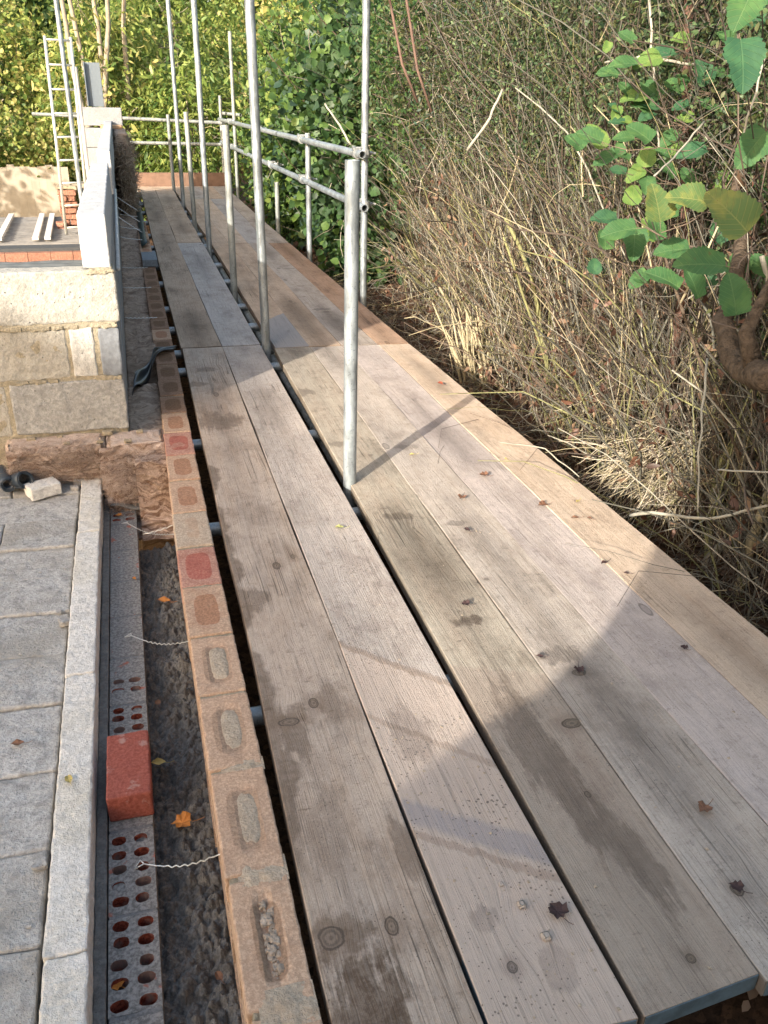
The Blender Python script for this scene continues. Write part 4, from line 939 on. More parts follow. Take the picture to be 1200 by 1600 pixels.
for (x, z, w_) in ((-0.33, 0.448, 0.12), (-0.45, 0.447, 0.1), (-0.13, 0.447, 0.03), (-0.14, 0.234, 0.04), (-0.42, 0.232, 0.10), (-0.12, 0.660, 0.05), (-0.17, 0.240, 0.008)):
    for k in range(9):
        u = rnd.uniform(-w_, w_); s_ = rnd.uniform(0.005, 0.011)
        rough_box(m, x + u - s_ * 2, x + u + s_ * 2, Yw - 0.007, Yw + 0.01, z - s_ * 0.8, z + s_ * 0.8, cell=0.006, amp=0.003, freq=60, rnd_=0.003)
m.obj('squeezed_mortar', MORTY, cw, (-0.3, 3.5, 0.4))

iw = empty('long_block_wall', (-0.13, 3.6, 0.0), 'long narrow inner wall of pale aerated blocks running away beside the cavity', 'wall')
XI0, XI1 = -0.182, -0.082
# lower courses (seen from the cavity side)
for ci, (z0, z1) in enumerate(((0.010, 0.222), (0.236, 0.442), (0.456, 0.662))):
    y = Yw + 0.108 + (0.22 if ci % 2 else 0)
    if ci % 2: cblock(XI0, XI1, z0, z1, AERD, iw, Yw + 0.106, y - 0.006)
    while y < 12.5:
        block('wall_block', AERD, XI0, XI1 + rnd.uniform(-.002, .002), y, y + 0.44, z0, z1, iw, cell=0.05, amp=0.0015, freq=20, rnd_=0.004); y += 0.45
y = Yw + 0.012
while y < 6.2:
    block('wall_block', AER, XI0 - 0.002, XI1 + 0.002, y, min(y + 0.43, 6.25), 0.672, 0.872, iw, cell=0.02 if y < 4.3 else 0.05, amp=0.0016, freq=30, rnd_=0.005); y += 0.44
y = 6.26
while y < 12.0:
    block('wall_block', AER, -0.145, -0.062, y, y + 0.43, 0.672, 0.94, iw, cell=0.05, amp=0.0015, freq=20, rnd_=0.005); y += 0.44
m = MB(); m.box(XI0 + 0.006, XI1 - 0.004, Yw + 0.11, 12.4, -0.9, 0.668); m.obj('mortar_joint', MORTG, iw, (-0.13, 3.6, 0.0))
m = MB()
rough_box(m, -0.16, -0.075, Yw - 0.004, Yw + 0.1, 0.664, 0.674, cell=0.012, amp=0.004, freq=40, rnd_=0.003)
for k in range(10):
    x = rnd.uniform(-0.17, -0.08); s_ = rnd.uniform(0.004, 0.009); rough_box(m, x - s_ * 2, x + s_ * 2, Yw - 0.006, Yw + 0.008, 0.655, 0.655 + s_ * 2, cell=0.006, amp=0.003, freq=60, rnd_=0.003)
m.obj('squeezed_mortar', MORTY, iw, (-0.13, 3.6, 0.66))
# white stay bar clipped on the cavity face of the wall
m = MB(); m.tube([(-0.068, 4.5, 0.5), (-0.066, 5.6, 0.55), (-0.066, 7.3, 0.60)], 0.011, 8)
tag(m.obj('white_pipe', plain_mat('white_plastic', (0.55, 0.56, 0.56), 0.5, 0, 0.4), loc=(-0.068, 4.5, 0.5), smooth=True), 'thin pale pipe fixed along the cavity face of the long block wall', 'pipe')
# pier, block and post at the far end
fp = empty('far_block_pier', (-0.32, 12.4, -0.3), 'grey block pier at the far end of the long wall', 'pier')
for k in range(5):
    block('wall_block', AERD, -0.43, 0.0, 12.4, 12.62, -0.3 + k * 0.232, -0.075 + k * 0.232, fp, cell=0.06, amp=0.002, freq=15, rnd_=0.005)
for k in range(1):
    block('wall_block', AERD, -0.40, 0.075, 12.42, 12.60, 0.88, 1.09, fp, cell=0.06, amp=0.002, freq=15, rnd_=0.005)
tag(block('timber_offcut', plain_mat('raw_timber', (0.46, 0.30, 0.18), 0.8, 0, 0.3, 20), -0.20, 0.06, 12.0, 12.3, 0.862, 0.90, cell=0.06, amp=0.001), 'short raw timber offcut on top of the far pier', 'timber')
m = MB(); a = 0.20; x0 = -0.335; yc = 12.7
m.box(x0, x0 + a, yc, yc + 0.012, 1.095, 1.60); m.box(x0, x0 + a, yc + 0.17, yc + 0.182, 1.095, 1.60); m.box(x0, x0 + 0.012, yc - 0.06, yc + 0.23, 1.095, 1.60); m.box(x0 + a - 0.012, x0 + a, yc - 0.06, yc + 0.23, 1.095, 1.60)
tag(m.obj('steel_column', plain_mat('grey_primer', (0.13, 0.16, 0.19), 0.55, 0.2, 0.15), loc=(x0, yc, 1.095)), 'upright dark grey steel column stub above the far block pier', 'steel column')

# ================================================================ WALL TIES
TIE = plain_mat('tie_wire', (0.62, 0.62, 0.60), 0.35, 0.7, 0.2)
def tie(a, b, label, tri=True, r=0.0017, zig=0.002, group='wire wall ties crossing the cavity', flatten=None):
    a, b = Vector(a), Vector(b); d = (b - a); L = d.length; d.normalize(); s_ = d.cross(Vector((0, 0, 1))).normalized()
    root = empty('wall_tie', a, label, 'wall tie', group)
    n_ = max(6, int(L / 0.012)); m = MB(); end = 0.72 if tri else 1.0
    pts = []
    for i in range(n_ + 1):
        t = i / n_; off = zig * (1 if i % 2 else -1) * (1 if 0.12 < t < end else 0.15)
        pts.append(a + d * L * t + s_ * off * 0.5 + Vector((0, 0, off - (0.02 if tri else 0.004) * math.sin(t * math.pi))))
    m.tube(pts, r, 5); m.obj('shank', TIE, root, a, smooth=True)
    if tri:
        m = MB(); e = pts[-1]; c = 0.032
        q = [e, e + d * c * 0.75 + s_ * c * 0.42, e + d * c * 0.55 - s_ * c * 0.42 , e]
        if tri == 2: q = [e, e + d * 0.035 + Vector((0, 0.012, 0.004)), e + d * 0.045 + Vector((0, -0.012, 0)), e]
        m.tube(q, r, 5); m.obj('tie_loop', TIE, root, a, smooth=True)
    return root
tie((0.052, 1.262, -0.074), tuple(P(225, 1350, -0.19)), 'wire tie with triangular loop over the perforated bricks nearest the camera')
tie((0.046, 2.02, -0.070), tuple(P(205, 993, -0.19)), 'wavy wire tie pointing over the mortar-covered bricks beyond the red brick')
tie((0.043, 2.62, -0.04), tuple(P(198, 817, -0.18)), 'wavy wire tie just below the pink insulation')
tie((0.045, 2.75, -0.07), (-0.06, 2.80, -0.12), 'dark short wire tie in the shade under the insulation', tri=False)
farties = [5.55, 6.5, 7.3, 8.3, 8.6, 9.0, 9.3, 9.9, 10.3, 10.8, 11.3]
for i, y in enumerate(farties):
    h = 0.0 if i < 3 else 0.22 * (i % 2) + 0.05
    tie((0.12, y, 0.008 + (0.0 if i < 3 else h * 0.5)), (-0.079, y + 0.02, 0.01 + h), 'wire tie across the far cavity, ' + ORD[i] + ' counting away from the camera', tri=False, r=0.0028, group='wire ties across the far cavity')

# loose block, roll of plastic on the floor
o = block('loose_block_piece', KERB, -0.495, -0.375, 3.30, 3.385, -0.168, -0.118, rotz=0.45, cell=0.01, amp=0.002, freq=40, rnd_=0.005)
tag(o, 'small pale block offcut lying on the grey floor beside the blue-black plastic roll', 'block offcut')
m = MB(); RM = plain_mat('blue_black_plastic', (0.035, 0.05, 0.07), 0.4, 0, 0.3, 25, 0.3, 0.5)
def spiral(m, c, ax, R, L, turns=2.3, gap=0.006):
    c = Vector(c); ax = Vector(ax).normalized(); u = ax.orthogonal().normalized(); v = ax.cross(u); N = int(turns * 18); vs = []
    for k in range(6):
        for i in range(N + 1):
            a = 2 * math.pi * turns * i / N; r = R - gap * turns * i / N + 0.002 * math.sin(a * 2 + k)
            vs.append(c + ax * L * (k / 5 - 0.5) + (u * math.cos(a) + v * math.sin(a)) * r)
    m.add(vs, [(k * (N + 1) + i, k * (N + 1) + i + 1, (k + 1) * (N + 1) + i + 1, (k + 1) * (N + 1) + i) for k in range(5) for i in range(N)])
spiral(m, (-0.525, 3.40, -0.120), (0.45, -0.8, 0.3), 0.038, 0.13)
spiral(m, (-0.585, 3.43, -0.12), (0.3, -0.8, -0.1), 0.034, 0.12)
o = m.obj('plastic_roll', RM, loc=(-0.54, 3.38, -0.17), smooth=True); s_ = o.modifiers.new('t', 'SOLIDIFY'); s_.thickness = 0.0025
tag(o, 'loosely rolled blue-black damp-proof plastic on the floor at the left edge', 'plastic roll')

# ================================================================ FAR LEFT: LOW ROOF, PIER, LADDER, FENCE
CORR = plain_mat('weathered_corrugated', (0.21, 0.20, 0.185), 0.8, 0.1, 0.6, 7, 0.5)
BO = stone_mat('old_orange_brick', (0.27, 0.13, 0.09), (0.17, 0.08, 0.055), (0.36, 0.22, 0.16), 60, (0.4, 0.3), bump=0.7)
rf = empty('low_sheet_roof', (-1.2, 10.4, -0.32), 'low roof of dull corrugated sheets beyond the block wall', 'roof')
m = MB(); vs = []; NX = 8; NY = 90
for j in range(NY + 1):
    for i in range(NX + 1):
        y = 10.65 + 2.3 * j / NY; x = -3.2 + 2.85 * i / NX; vs.append((x, y, -0.30 + 0.022 * math.sin(y * 2 * math.pi / 0.15)))
m.add(vs, [(j * (NX + 1) + i, j * (NX + 1) + i + 1, (j + 1) * (NX + 1) + i + 1, (j + 1) * (NX + 1) + i) for j in range(NY) for i in range(NX)])
m.obj('corrugated_sheet', CORR, rf, (-1.2, 10.4, -0.32), smooth=True)
m = MB(); vs = []
for j in range(31):
    for i in range(41):
        x = -3.2 + 2.85 * i / 40; y = 9.1 + 1.05 * j / 30
        vs.append((x, y, -0.40 + 0.02 * math.sin(y * 2 * math.pi / 0.17) + 0.012 * noise.noise(Vector((x * 3, y * 4, 0)))))
m.add(vs, [(j * 41 + i, j * 41 + i + 1, (j + 1) * 41 + i + 1, (j + 1) * 41 + i) for j in range(30) for i in range(40)])
m.obj('near_sheet', plain_mat('old_sheet_dark', (0.13, 0.145, 0.15), 0.6, 0.2, 0.7, 6, 0.5), rf, (-1.2, 10.4, -0.4), smooth=True)
m = MB()
for i in range(12): m.box(-3.2 + i * 0.235, -3.2 + i * 0.235 + 0.230, 10.28, 10.38, -0.6, -0.33)
m.obj('brick_edge', BO, rf, (-1.2, 10.3, -0.6))
m = MB(); m.box(-3.2, -0.36, 10.40, 10.66, -0.6, -0.300); m.obj('roof_felt', plain_mat('roof_felt', (0.05, 0.055, 0.06), 0.8, 0, 0.3), rf, (-1.2, 10.5, -0.6))
for (x, s_) in ((-1.45, 0.0), (-1.06, 0.0), (-0.93, 0.0), (-1.9, 0)):
    m = MB(); vs = [(x, 10.75, -0.262), (x + 0.065, 10.75, -0.262), (x - 0.01, 12.95, -0.262), (x - 0.075, 12.95, -0.262)]
    vs += [(a_, b_, c_ + 0.03) for (a_, b_, c_) in vs]
    m.add(vs, [(4, 5, 6, 7), (0, 1, 5, 4), (1, 2, 6, 5), (2, 3, 7, 6), (3, 0, 4, 7)])
    m.obj('white_batten', plain_mat('white_batten_wood', (0.62, 0.58, 0.54), 0.7, 0, 0.2), rf, (x, 10.75, -0.262))
bp = empty('ruined_brick_pier', (-0.72, 12.0, -0.35), 'crumbling orange brick pier behind the ladder', 'pier')
z = -0.34; k = 0
while z < 0.12:
    for j, xo in enumerate((-0.80, -0.70) if k % 2 else (-0.80, -0.66)):
        w_ = 0.095 if k % 2 else 0.14; w_ = min(w_, -0.585 - xo)
        block('brick', BO, xo + rnd.uniform(-.012, .012), xo + w_, 11.95 + rnd.uniform(-.02, .02), 12.12, z, z + 0.062, bp, cell=0.03, amp=0.005, freq=30, rnd_=0.01)
    z += 0.072; k += 1
block('cap', MORT, -0.81, -0.57, 11.94, 12.13, z, z + 0.035, bp, cell=0.03, amp=0.01, freq=20, rnd_=0.01)
for i in range(5): block('brick', BO, -0.88 + rnd.uniform(0, .05), -0.76, 11.8 + i * 0.03, 11.9 + i * 0.03, -0.33 + i % 2 * 0.06, -0.275 + i % 2 * 0.06, bp, rotz=rnd.uniform(-.5, .5), cell=0.03, amp=0.005, rnd_=0.01)
# fence
fn = empty('pale_board_fence', (-2.0, 14.9, -0.8), 'pale sunlit close-boarded fence at the far left', 'fence')
m = MB()
for i in range(40):
    x = -5.2 + i * 0.11
    if x < -0.55: m.box(x, x + 0.1085, 14.9 + rnd.uniform(0, .003), 14.92, -0.85, 0.22 + rnd.uniform(-.02, .03))
m.obj('fence_boards', plain_mat('pale_fence_wood', (0.36, 0.325, 0.26), 0.85, 0, 0.35, 8, 0.3), fn, (-2, 14.9, -0.8))
m = MB(); m.box(-5.2, -0.55, 14.93, 14.97, -0.1, -0.02); m.obj('arris_rail', plain_mat('fence_cap', (0.30, 0.26, 0.2), 0.85), fn, (-2, 14.9, -0.1))
# ladder
LAD = plain_mat('ladder_alloy', (0.55, 0.55, 0.50), 0.45, 0.5, 0.2)
ld = empty('ladder', (-0.72, 11.3, -0.28), 'aluminium ladder leaning among the scaffold tubes at the far left', 'ladder')
l0, l1 = Vector((-0.722, 11.28, -0.28)), Vector((-0.675, 11.45, 1.82)); dx = Vector((0.27, 0.1, 0))
for s_ in (0, 1):
    m = MB(); m.tube([l0 + dx * s_, l1 + dx * s_ + Vector((0, 0, 0.0))], 0.017, 8); m.obj('stile', LAD, ld, l0 + dx * s_, smooth=True)
for i in range(9):
    t = 0.035 + i * 0.1185; a = l0.lerp(l1, t); m = MB(); m.tube([a, a + dx], 0.012, 8); m.obj('rung', LAD, ld, a, smooth=True)
post(-0.47, 10.6, 2.3, 'leaning-looking tall tube in front of the ladder at the far left', z0=-0.6, x1=-0.468 - 0.0, group='loose tubes at the far left', mat=TM)
post(-0.405, 11.9, 1.53, 'shorter pale tube between the ladder and the block pier', z0=-0.3, group='loose tubes at the far left', mat=plain_mat('white_tube', (0.55, 0.53, 0.50), 0.5, 0.2, 0.5, 9))

# ================================================================ ADDED HOUSE BEHIND (out of view, put in to cast the long soft shade)
hs = empty('shade_house', (-10, -9, -1), 'rendered house added out of view behind the photographer to the left to cast soft shade', 'shade_house')
HM = plain_mat('render_wall', (0.42, 0.38, 0.33), 0.9, 0, 0.2, 3, 0.2)
m = MB(); m.box(-13.5, -10.2, -14.5, -5.3, -1.0, 5.3); m.obj('wall', HM, hs, (-10, -9, -1))
m = MB(); m.add([(-10.0, -14.7, 5.25), (-10.0, -5.1, 5.25), (-11.9, -5.1, 6.5), (-11.9, -14.7, 6.5), (-13.8, -14.7, 5.25), (-13.8, -5.1, 5.25)],
      [(0, 1, 2, 3), (3, 2, 5, 4), (0, 3, 4), (1, 5, 2), (0, 4, 5, 1)])
m.obj('roof', plain_mat('roof_tile', (0.2, 0.1, 0.07), 0.8, 0, 0.4, 9), hs, (-10, -9, 4.85))
GL = plain_mat('dark_glass', (0.03, 0.035, 0.04), 0.1, 0, 0.1)
for yy in (-13, -10.5, -8): m = MB(); m.box(-10.19, -10.15, yy, yy + 1.2, 2.0, 3.3); m.obj('window', GL, hs, (-10.2, yy, 2))
pw = empty('shadow_wall', (-1.2, -0.9, -1), 'unseen wall added right behind the camera, shaped to cast the photographer shadow', 'wall')
ol = [(-1.72, -1.0), (-1.72, 1.12), (-1.62, 1.19), (-1.55, 1.212), (-1.49, 1.236), (-1.454, 1.271), (-1.417, 1.315), (-1.40, 1.38), (-1.385, 1.48), (-1.375, 1.65), (-1.36, 2.5), (1.1, 2.5), (1.1, -1.0)]  # added unseen wall, outline shaped to cast the photographer's curved shadow
m = MB(); k = len(ol); m.add([(x, -1.08, z) for x, z in ol] + [(x, -0.94, z) for x, z in ol], [tuple(range(k)), tuple(range(k, 2 * k))[::-1]] + [(i, k + i, k + (i + 1) % k, (i + 1) % k) for i in range(k)])
m.obj('wall', BLK, pw, (-1.2, -0.9, -1))

# ================================================================ VEGETATION
def D(x, y, depth):
    r = ray(x, y); return Vector((0, 0, H)) + Vector(r) * (depth / F)
L_LIME = [leaf_mat('leaf_lime', (0.15, 0.21, 0.05), (0.31, 0.36, 0.10), 0.4), leaf_mat('leaf_lime_deep', (0.06, 0.11, 0.03), (0.15, 0.23, 0.06), 0.4), leaf_mat('leaf_yellow', (0.33, 0.31, 0.09), (0.46, 0.42, 0.17), 0.4)]
L_GREEN = [leaf_mat('leaf_mid_green', (0.05, 0.10, 0.025), (0.12, 0.20, 0.05), 0.35), leaf_mat('leaf_deep_green', (0.025, 0.06, 0.02), (0.06, 0.12, 0.04), 0.3), leaf_mat('leaf_fresh', (0.12, 0.19, 0.04), (0.22, 0.28, 0.07), 0.4)]
L_DARK = [leaf_mat('leaf_dark', (0.018, 0.04, 0.018), (0.045, 0.08, 0.035), 0.2), leaf_mat('leaf_dark_blue', (0.022, 0.05, 0.032), (0.05, 0.09, 0.06), 0.2), leaf_mat('leaf_olive', (0.06, 0.07, 0.025), (0.11, 0.12, 0.05), 0.3)]
L_DEAD = [leaf_mat('dead_leaf_brown', (0.09, 0.04, 0.025), (0.16, 0.08, 0.05), 0.15), leaf_mat('dead_leaf_tan', (0.17, 0.105, 0.065), (0.25, 0.165, 0.105), 0.15), leaf_mat('dead_leaf_dark', (0.05, 0.028, 0.02), (0.11, 0.06, 0.04), 0.1)]
L_MOSS = leaf_mat('leaf_grey_green', (0.07, 0.12, 0.05), (0.15, 0.21, 0.09), 0.3)
S_PALE = [plain_mat('stem_straw', (0.41, 0.35, 0.22), 0.8, 0, 0.5, 14), plain_mat('stem_pale_grey', (0.34, 0.32, 0.26), 0.8, 0, 0.5, 14), plain_mat('stem_brown', (0.15, 0.11, 0.08), 0.85, 0, 0.5, 14), plain_mat('stem_olive', (0.23, 0.225, 0.10), 0.85, 0, 0.5, 14)]
S_DARK = [plain_mat('twig_grey', (0.13, 0.125, 0.10), 0.85, 0, 0.5, 14), plain_mat('twig_brown', (0.085, 0.065, 0.05), 0.85, 0, 0.5, 14), plain_mat('twig_pale', (0.33, 0.29, 0.22), 0.85, 0, 0.5, 14)]
BARK = plain_mat('pale_bark', (0.30, 0.26, 0.20), 0.9, 0, 0.6, 12, 0.6)
BARKD = plain_mat('dark_bark', (0.12, 0.09, 0.065), 0.95, 0, 0.9, 45, 1.0, 0.1, 0.02)

def crown_pts(c, r, nclus, per, spread, shell=0.55):
    d = unit(nr.normal(size=(nclus, 3))); rad = nr.uniform(shell, 1.0, (nclus, 1)) ** 0.8
    cc = np.array(c) + d * rad * np.array(r)
    p = cc[:, None, :] + nr.normal(size=(nclus, per, 3)) * spread; out = np.repeat(d, per, 0)
    return p.reshape(-1, 3), out
def trunk_mesh(name, mat, base, top, r0, parent, nb=6, blen=1.0, wob=0.08, spread=0.9):
    m = MB(); b, t = Vector(base), Vector(top); pts = []
    s0 = rnd.random() * 50
    for i in range(9):
        u = i / 8; pts.append(b.lerp(t, u) + Vector((noise.noise(Vector((u * 3, s0, 0))), noise.noise(Vector((u * 3, s0, 7))), 0)) * wob)
    m.tube(pts, [r0 * (1 - 0.75 * i / 8) for i in range(9)], 9)
    for k in range(nb):
        i = rnd.randint(2, 8); p = pts[i]; a = rnd.uniform(0, 6.28); L = blen * rnd.uniform(0.5, 1.1); q = [p]
        d = Vector((math.cos(a) * spread, math.sin(a) * spread, rnd.uniform(0.3, 1.0))).normalized()
        for j in range(5):
            d = (d + Vector((rnd.uniform(-.3, .3), rnd.uniform(-.3, .3), rnd.uniform(-.1, .2)))).normalized(); q.append(q[-1] + d * L / 5)
        rr = r0 * (1 - 0.7 * i / 8) * 0.55; m.tube(q, [rr * (1 - 0.8 * j / 5) for j in range(6)], 6)
    return m.obj(name, mat, parent, base, smooth=True)
def tree(name, label, cat, group, base, c, r, nclus, per, spread, size, mats, asp=0.5, droop=0.3, bark=BARK, tr=0.06, nb=7, shell=0.5, w3=None, stems=0, smats=None):
    root = empty(name, base, label, cat, group)
    trunk_mesh('trunk', bark, base, (c[0], c[1], c[2] + r[2] * 0.5), tr, root, nb, max(r) * 0.9)
    p, out = crown_pts(c, r, nclus, per, spread, shell)
    keep = p[:, 2] > -1.1; p = p[keep]; out = out[keep]
    V, Fq, mi = leaves(p, size, droop, asp, out * 0.5, len(mats))
    if w3: mi = nr.choice(len(mats), len(p), p=w3); mi = np.concatenate([mi] * 3)
    np_mesh('crown', V, Fq, mats, mi, root, base)
    if stems:
        b = np.array(c) + unit(nr.normal(size=(stems, 3))) * nr.uniform(0, 0.9, (stems, 1)) * np.array(r)
        V, Fq, mi, _ = twigs(b, nr.normal(size=(stems, 3)) + np.array([0, 0, 0.5]), nr.uniform(0.2, 0.6, stems), nr.uniform(0.003, 0.008, stems), 4, 0.3, 0, len(smats or S_DARK))
        np_mesh('branch', V, Fq, smats or S_DARK, mi, root, base)
    return root

gB = 'trees standing beyond the far end of the site'
# sunlit end: lime and yellow crowns beyond the toe board and fence
tree('autumn_tree', 'yellow-green autumn tree above the pale fence at the far left', 'tree', gB, (-4.4, 18.2, -0.8), (-4.0, 17.8, 1.2), (1.7, 1.3, 2.2), 330, 42, 0.16, 0.085, L_LIME, 0.75, 0.2, w3=[.4, .2, .4], stems=150)
tree('autumn_tree', 'bushy lime tree growing right behind the ladder', 'tree', gB, (-1.8, 17.6, -0.8), (-2.0, 17.3, 0.9), (1.3, 1.0, 1.9), 300, 42, 0.14, 0.08, L_LIME, 0.75, 0.2, w3=[.5, .25, .25], stems=120)
tree('autumn_tree', 'low yellow bush spilling over the fence end beside the brick pier', 'bush', gB, (-1.15, 15.6, -0.8), (-1.05, 15.5, 0.0), (0.5, 0.4, 0.75), 90, 40, 0.10, 0.07, L_LIME, 0.75, 0.2, tr=0.02, w3=[.5, .1, .4])
tree('long_leaved_shrub', 'lime shrub with long drooping leaves behind the far block pier', 'shrub', gB, (-0.1, 16.6, -0.8), (-0.1, 16.4, 0.9), (1.0, 0.9, 1.8), 260, 26, 0.14, 0.15, L_LIME, 0.28, 0.8, w3=[.55, .25, .2], stems=140, smats=S_PALE, tr=0.07)
tree('long_leaved_shrub', 'bright drooping-leaved shrub behind the cross rails and toe board', 'shrub', gB, (1.2, 16.2, -0.8), (1.2, 15.9, 0.5), (1.0, 0.8, 1.3), 230, 26, 0.13, 0.14, [L_LIME[0], L_GREEN[2], L_GREEN[0]], 0.28, 0.8, stems=90, smats=S_PALE, tr=0.05)
tree('long_leaved_shrub', 'tall mid-green tree rising over the cross rails', 'tree', gB, (1.3, 18.6, -0.8), (1.1, 18.3, 2.0), (1.5, 1.1, 1.7), 260, 30, 0.16, 0.13, [L_LIME[1], L_GREEN[2], L_LIME[0]], 0.35, 0.6, stems=120, tr=0.08)
tree('autumn_tree', 'sparse autumn tree outside the left edge, throwing dappled shade on the pale fence', 'tree', gB, (-5.6, 11.6, -0.9), (-5.6, 11.7, 1.3), (1.9, 1.3, 1.1), 110, 34, 0.12, 0.12, L_LIME, 0.7, 0.2, stems=40, shell=0.2)
tree('autumn_tree', 'loose yellow-green bush hanging over the top of the pale fence', 'bush', gB, (-2.6, 15.5, -0.8), (-2.4, 15.35, 0.55), (1.3, 0.35, 0.42), 130, 36, 0.10, 0.07, L_LIME, 0.75, 0.2, tr=0.02, w3=[.4, .3, .3], stems=60)
# pale bare trunks seen left of the pier top
root = empty('pale_trunk_cluster', (-0.35, 16.0, -0.8), 'cluster of pale bare forked trunks behind the steel column', 'tree', gB)
for i, (x0, x1) in enumerate(((-0.30, -0.75), (-0.25, 0.1), (-0.2, -0.15), (-0.4, -0.5), (0.0, 0.45))):
    m = MB(); pts = [Vector((x0 + (x1 - x0) * (k / 7) ** 1.2 + 0.05 * math.sin(k * 1.3 + i), 15.6 + 0.1 * i, -0.8 + 4.2 * k / 7)) for k in range(8)]
    m.tube(pts, [0.06 - 0.005 * k for k in range(8)], 8); m.obj('trunk', BARK, root, (-0.3, 15.6, -0.8), smooth=True)
# farthest belt
for i, x in enumerate((-12, -9, -6.3, -3.8, -1.2, 1.5, 4.3, 7.2, 10.5)):
    y = 24 + (i % 3) * 1.4
    tree('far_tree', ['broad yellow-green tree in the far belt', 'mid-green tree in the far belt', 'pale lime tree in the far belt'][i % 3] + ', ' + ['at its far left end', 'second from the left', 'third from the left', 'behind the ladder top', 'behind the steel column', 'behind the tall gap posts', 'over the cross rail corner', 'behind the hedge', 'at its right end'][i],
         'tree', 'belt of trees far behind', (x, y, -0.9), (x, y, 1.9), (2.1, 1.4, 2.9), 230, 40, 0.26, 0.16, [L_LIME, L_GREEN, [L_LIME[0], L_GREEN[2], L_LIME[1]]][i % 3], 0.7, 0.2, tr=0.14, stems=60)
tag(np_mesh('far_wood', *(lambda r_: (r_[0], r_[1]))(leaves(np.stack([nr.uniform(-22, 22, 16000), nr.uniform(28, 31, 16000), nr.uniform(-1, 6.5, 16000)], 1), 0.42, 0.2, 0.8)), L_GREEN[0], loc=(0, 29, 0)), 'dark mass of distant woodland filling the gaps between the trees', 'woodland', kind='stuff')

# the hedge on the right: dark evergreens at the back, thicket of dry stems in front
gH = 'evergreens at the back of the hedge'
for i, (x, y, h_) in enumerate(((2.9, 14.4, 1.9), (3.0, 12.6, 1.9), (3.1, 10.8, 1.8), (3.15, 9.1, 1.8), (3.15, 7.5, 1.8), (3.2, 6.1, 1.7), (3.15, 4.8, 1.7), (3.15, 3.6, 1.7), (3.1, 2.5, 1.6), (3.2, 1.4, 1.5))):
    mats_ = L_GREEN if i < 4 else L_DARK
    tree('evergreen_shrub', ['leafy mid-green shrub at the back of the hedge', 'dark evergreen shrub at the back of the hedge'][i >= 4] + ', ' + ['by the far corner post', 'behind the farthest tall rail post', 'behind the rails halfway along', 'behind the short rail post', 'just past the near rail end', 'behind the near tall rail post', 'behind the straw-coloured stems', 'behind the middle of the dry thicket', 'behind the hazel leaves', 'at the right edge of the picture'][i],
         'shrub', gH, (x, y, -0.4), (x, y, 0.9), (0.75, 1.0, h_), 210, 46, 0.14, 0.06 if i > 3 else 0.08, mats_, 0.6, 0.2, bark=BARKD, tr=0.05, shell=0.35, stems=90)
# greener growth behind the rails
gG = 'green bushes behind the guard rails'
for i, (x, y, z, r_, hh, ms, sz, asp) in enumerate(((2.35, 13.2, 0.7, 0.55, 1.5, L_GREEN, 0.08, 0.7), (2.25, 11.4, 0.6, 0.5, 1.3, [L_GREEN[0], L_DARK[0], L_GREEN[2]], 0.085, 0.85), (2.3, 9.8, 0.75, 0.55, 1.5, [L_GREEN[1], L_GREEN[0], L_DARK[1]], 0.085, 0.9),
                                    (2.35, 8.4, 0.7, 0.5, 1.5, [L_GREEN[1], L_DARK[0], L_GREEN[0]], 0.08, 0.9), (2.4, 7.1, 1.5, 0.5, 0.9, [L_GREEN[1], L_DARK[2], L_GREEN[0]], 0.04, 0.4), (2.5, 5.9, 1.5, 0.45, 0.9, [L_DARK[2], L_DARK[1], L_GREEN[0]], 0.03, 0.45))):
    tree('green_bush', ['mid-green bush by the far tall rail post', 'glossy bush low behind the middle of the rails', 'ivy-like round-leaved bush behind the rails', 'dark round-leaved climber behind the short rail post', 'fine-leaved green bush above the near rail end', 'fine grey-green bush right of the near tall rail post'][i],
         'bush', gG, (x, y, -0.4), (x, y, z), (r_, 0.9, hh), 150, 60, 0.11, sz, ms, asp, 0.4, bark=BARKD, tr=0.03, nb=9, shell=0.4, stems=260, w3=[.45, .35, .2])

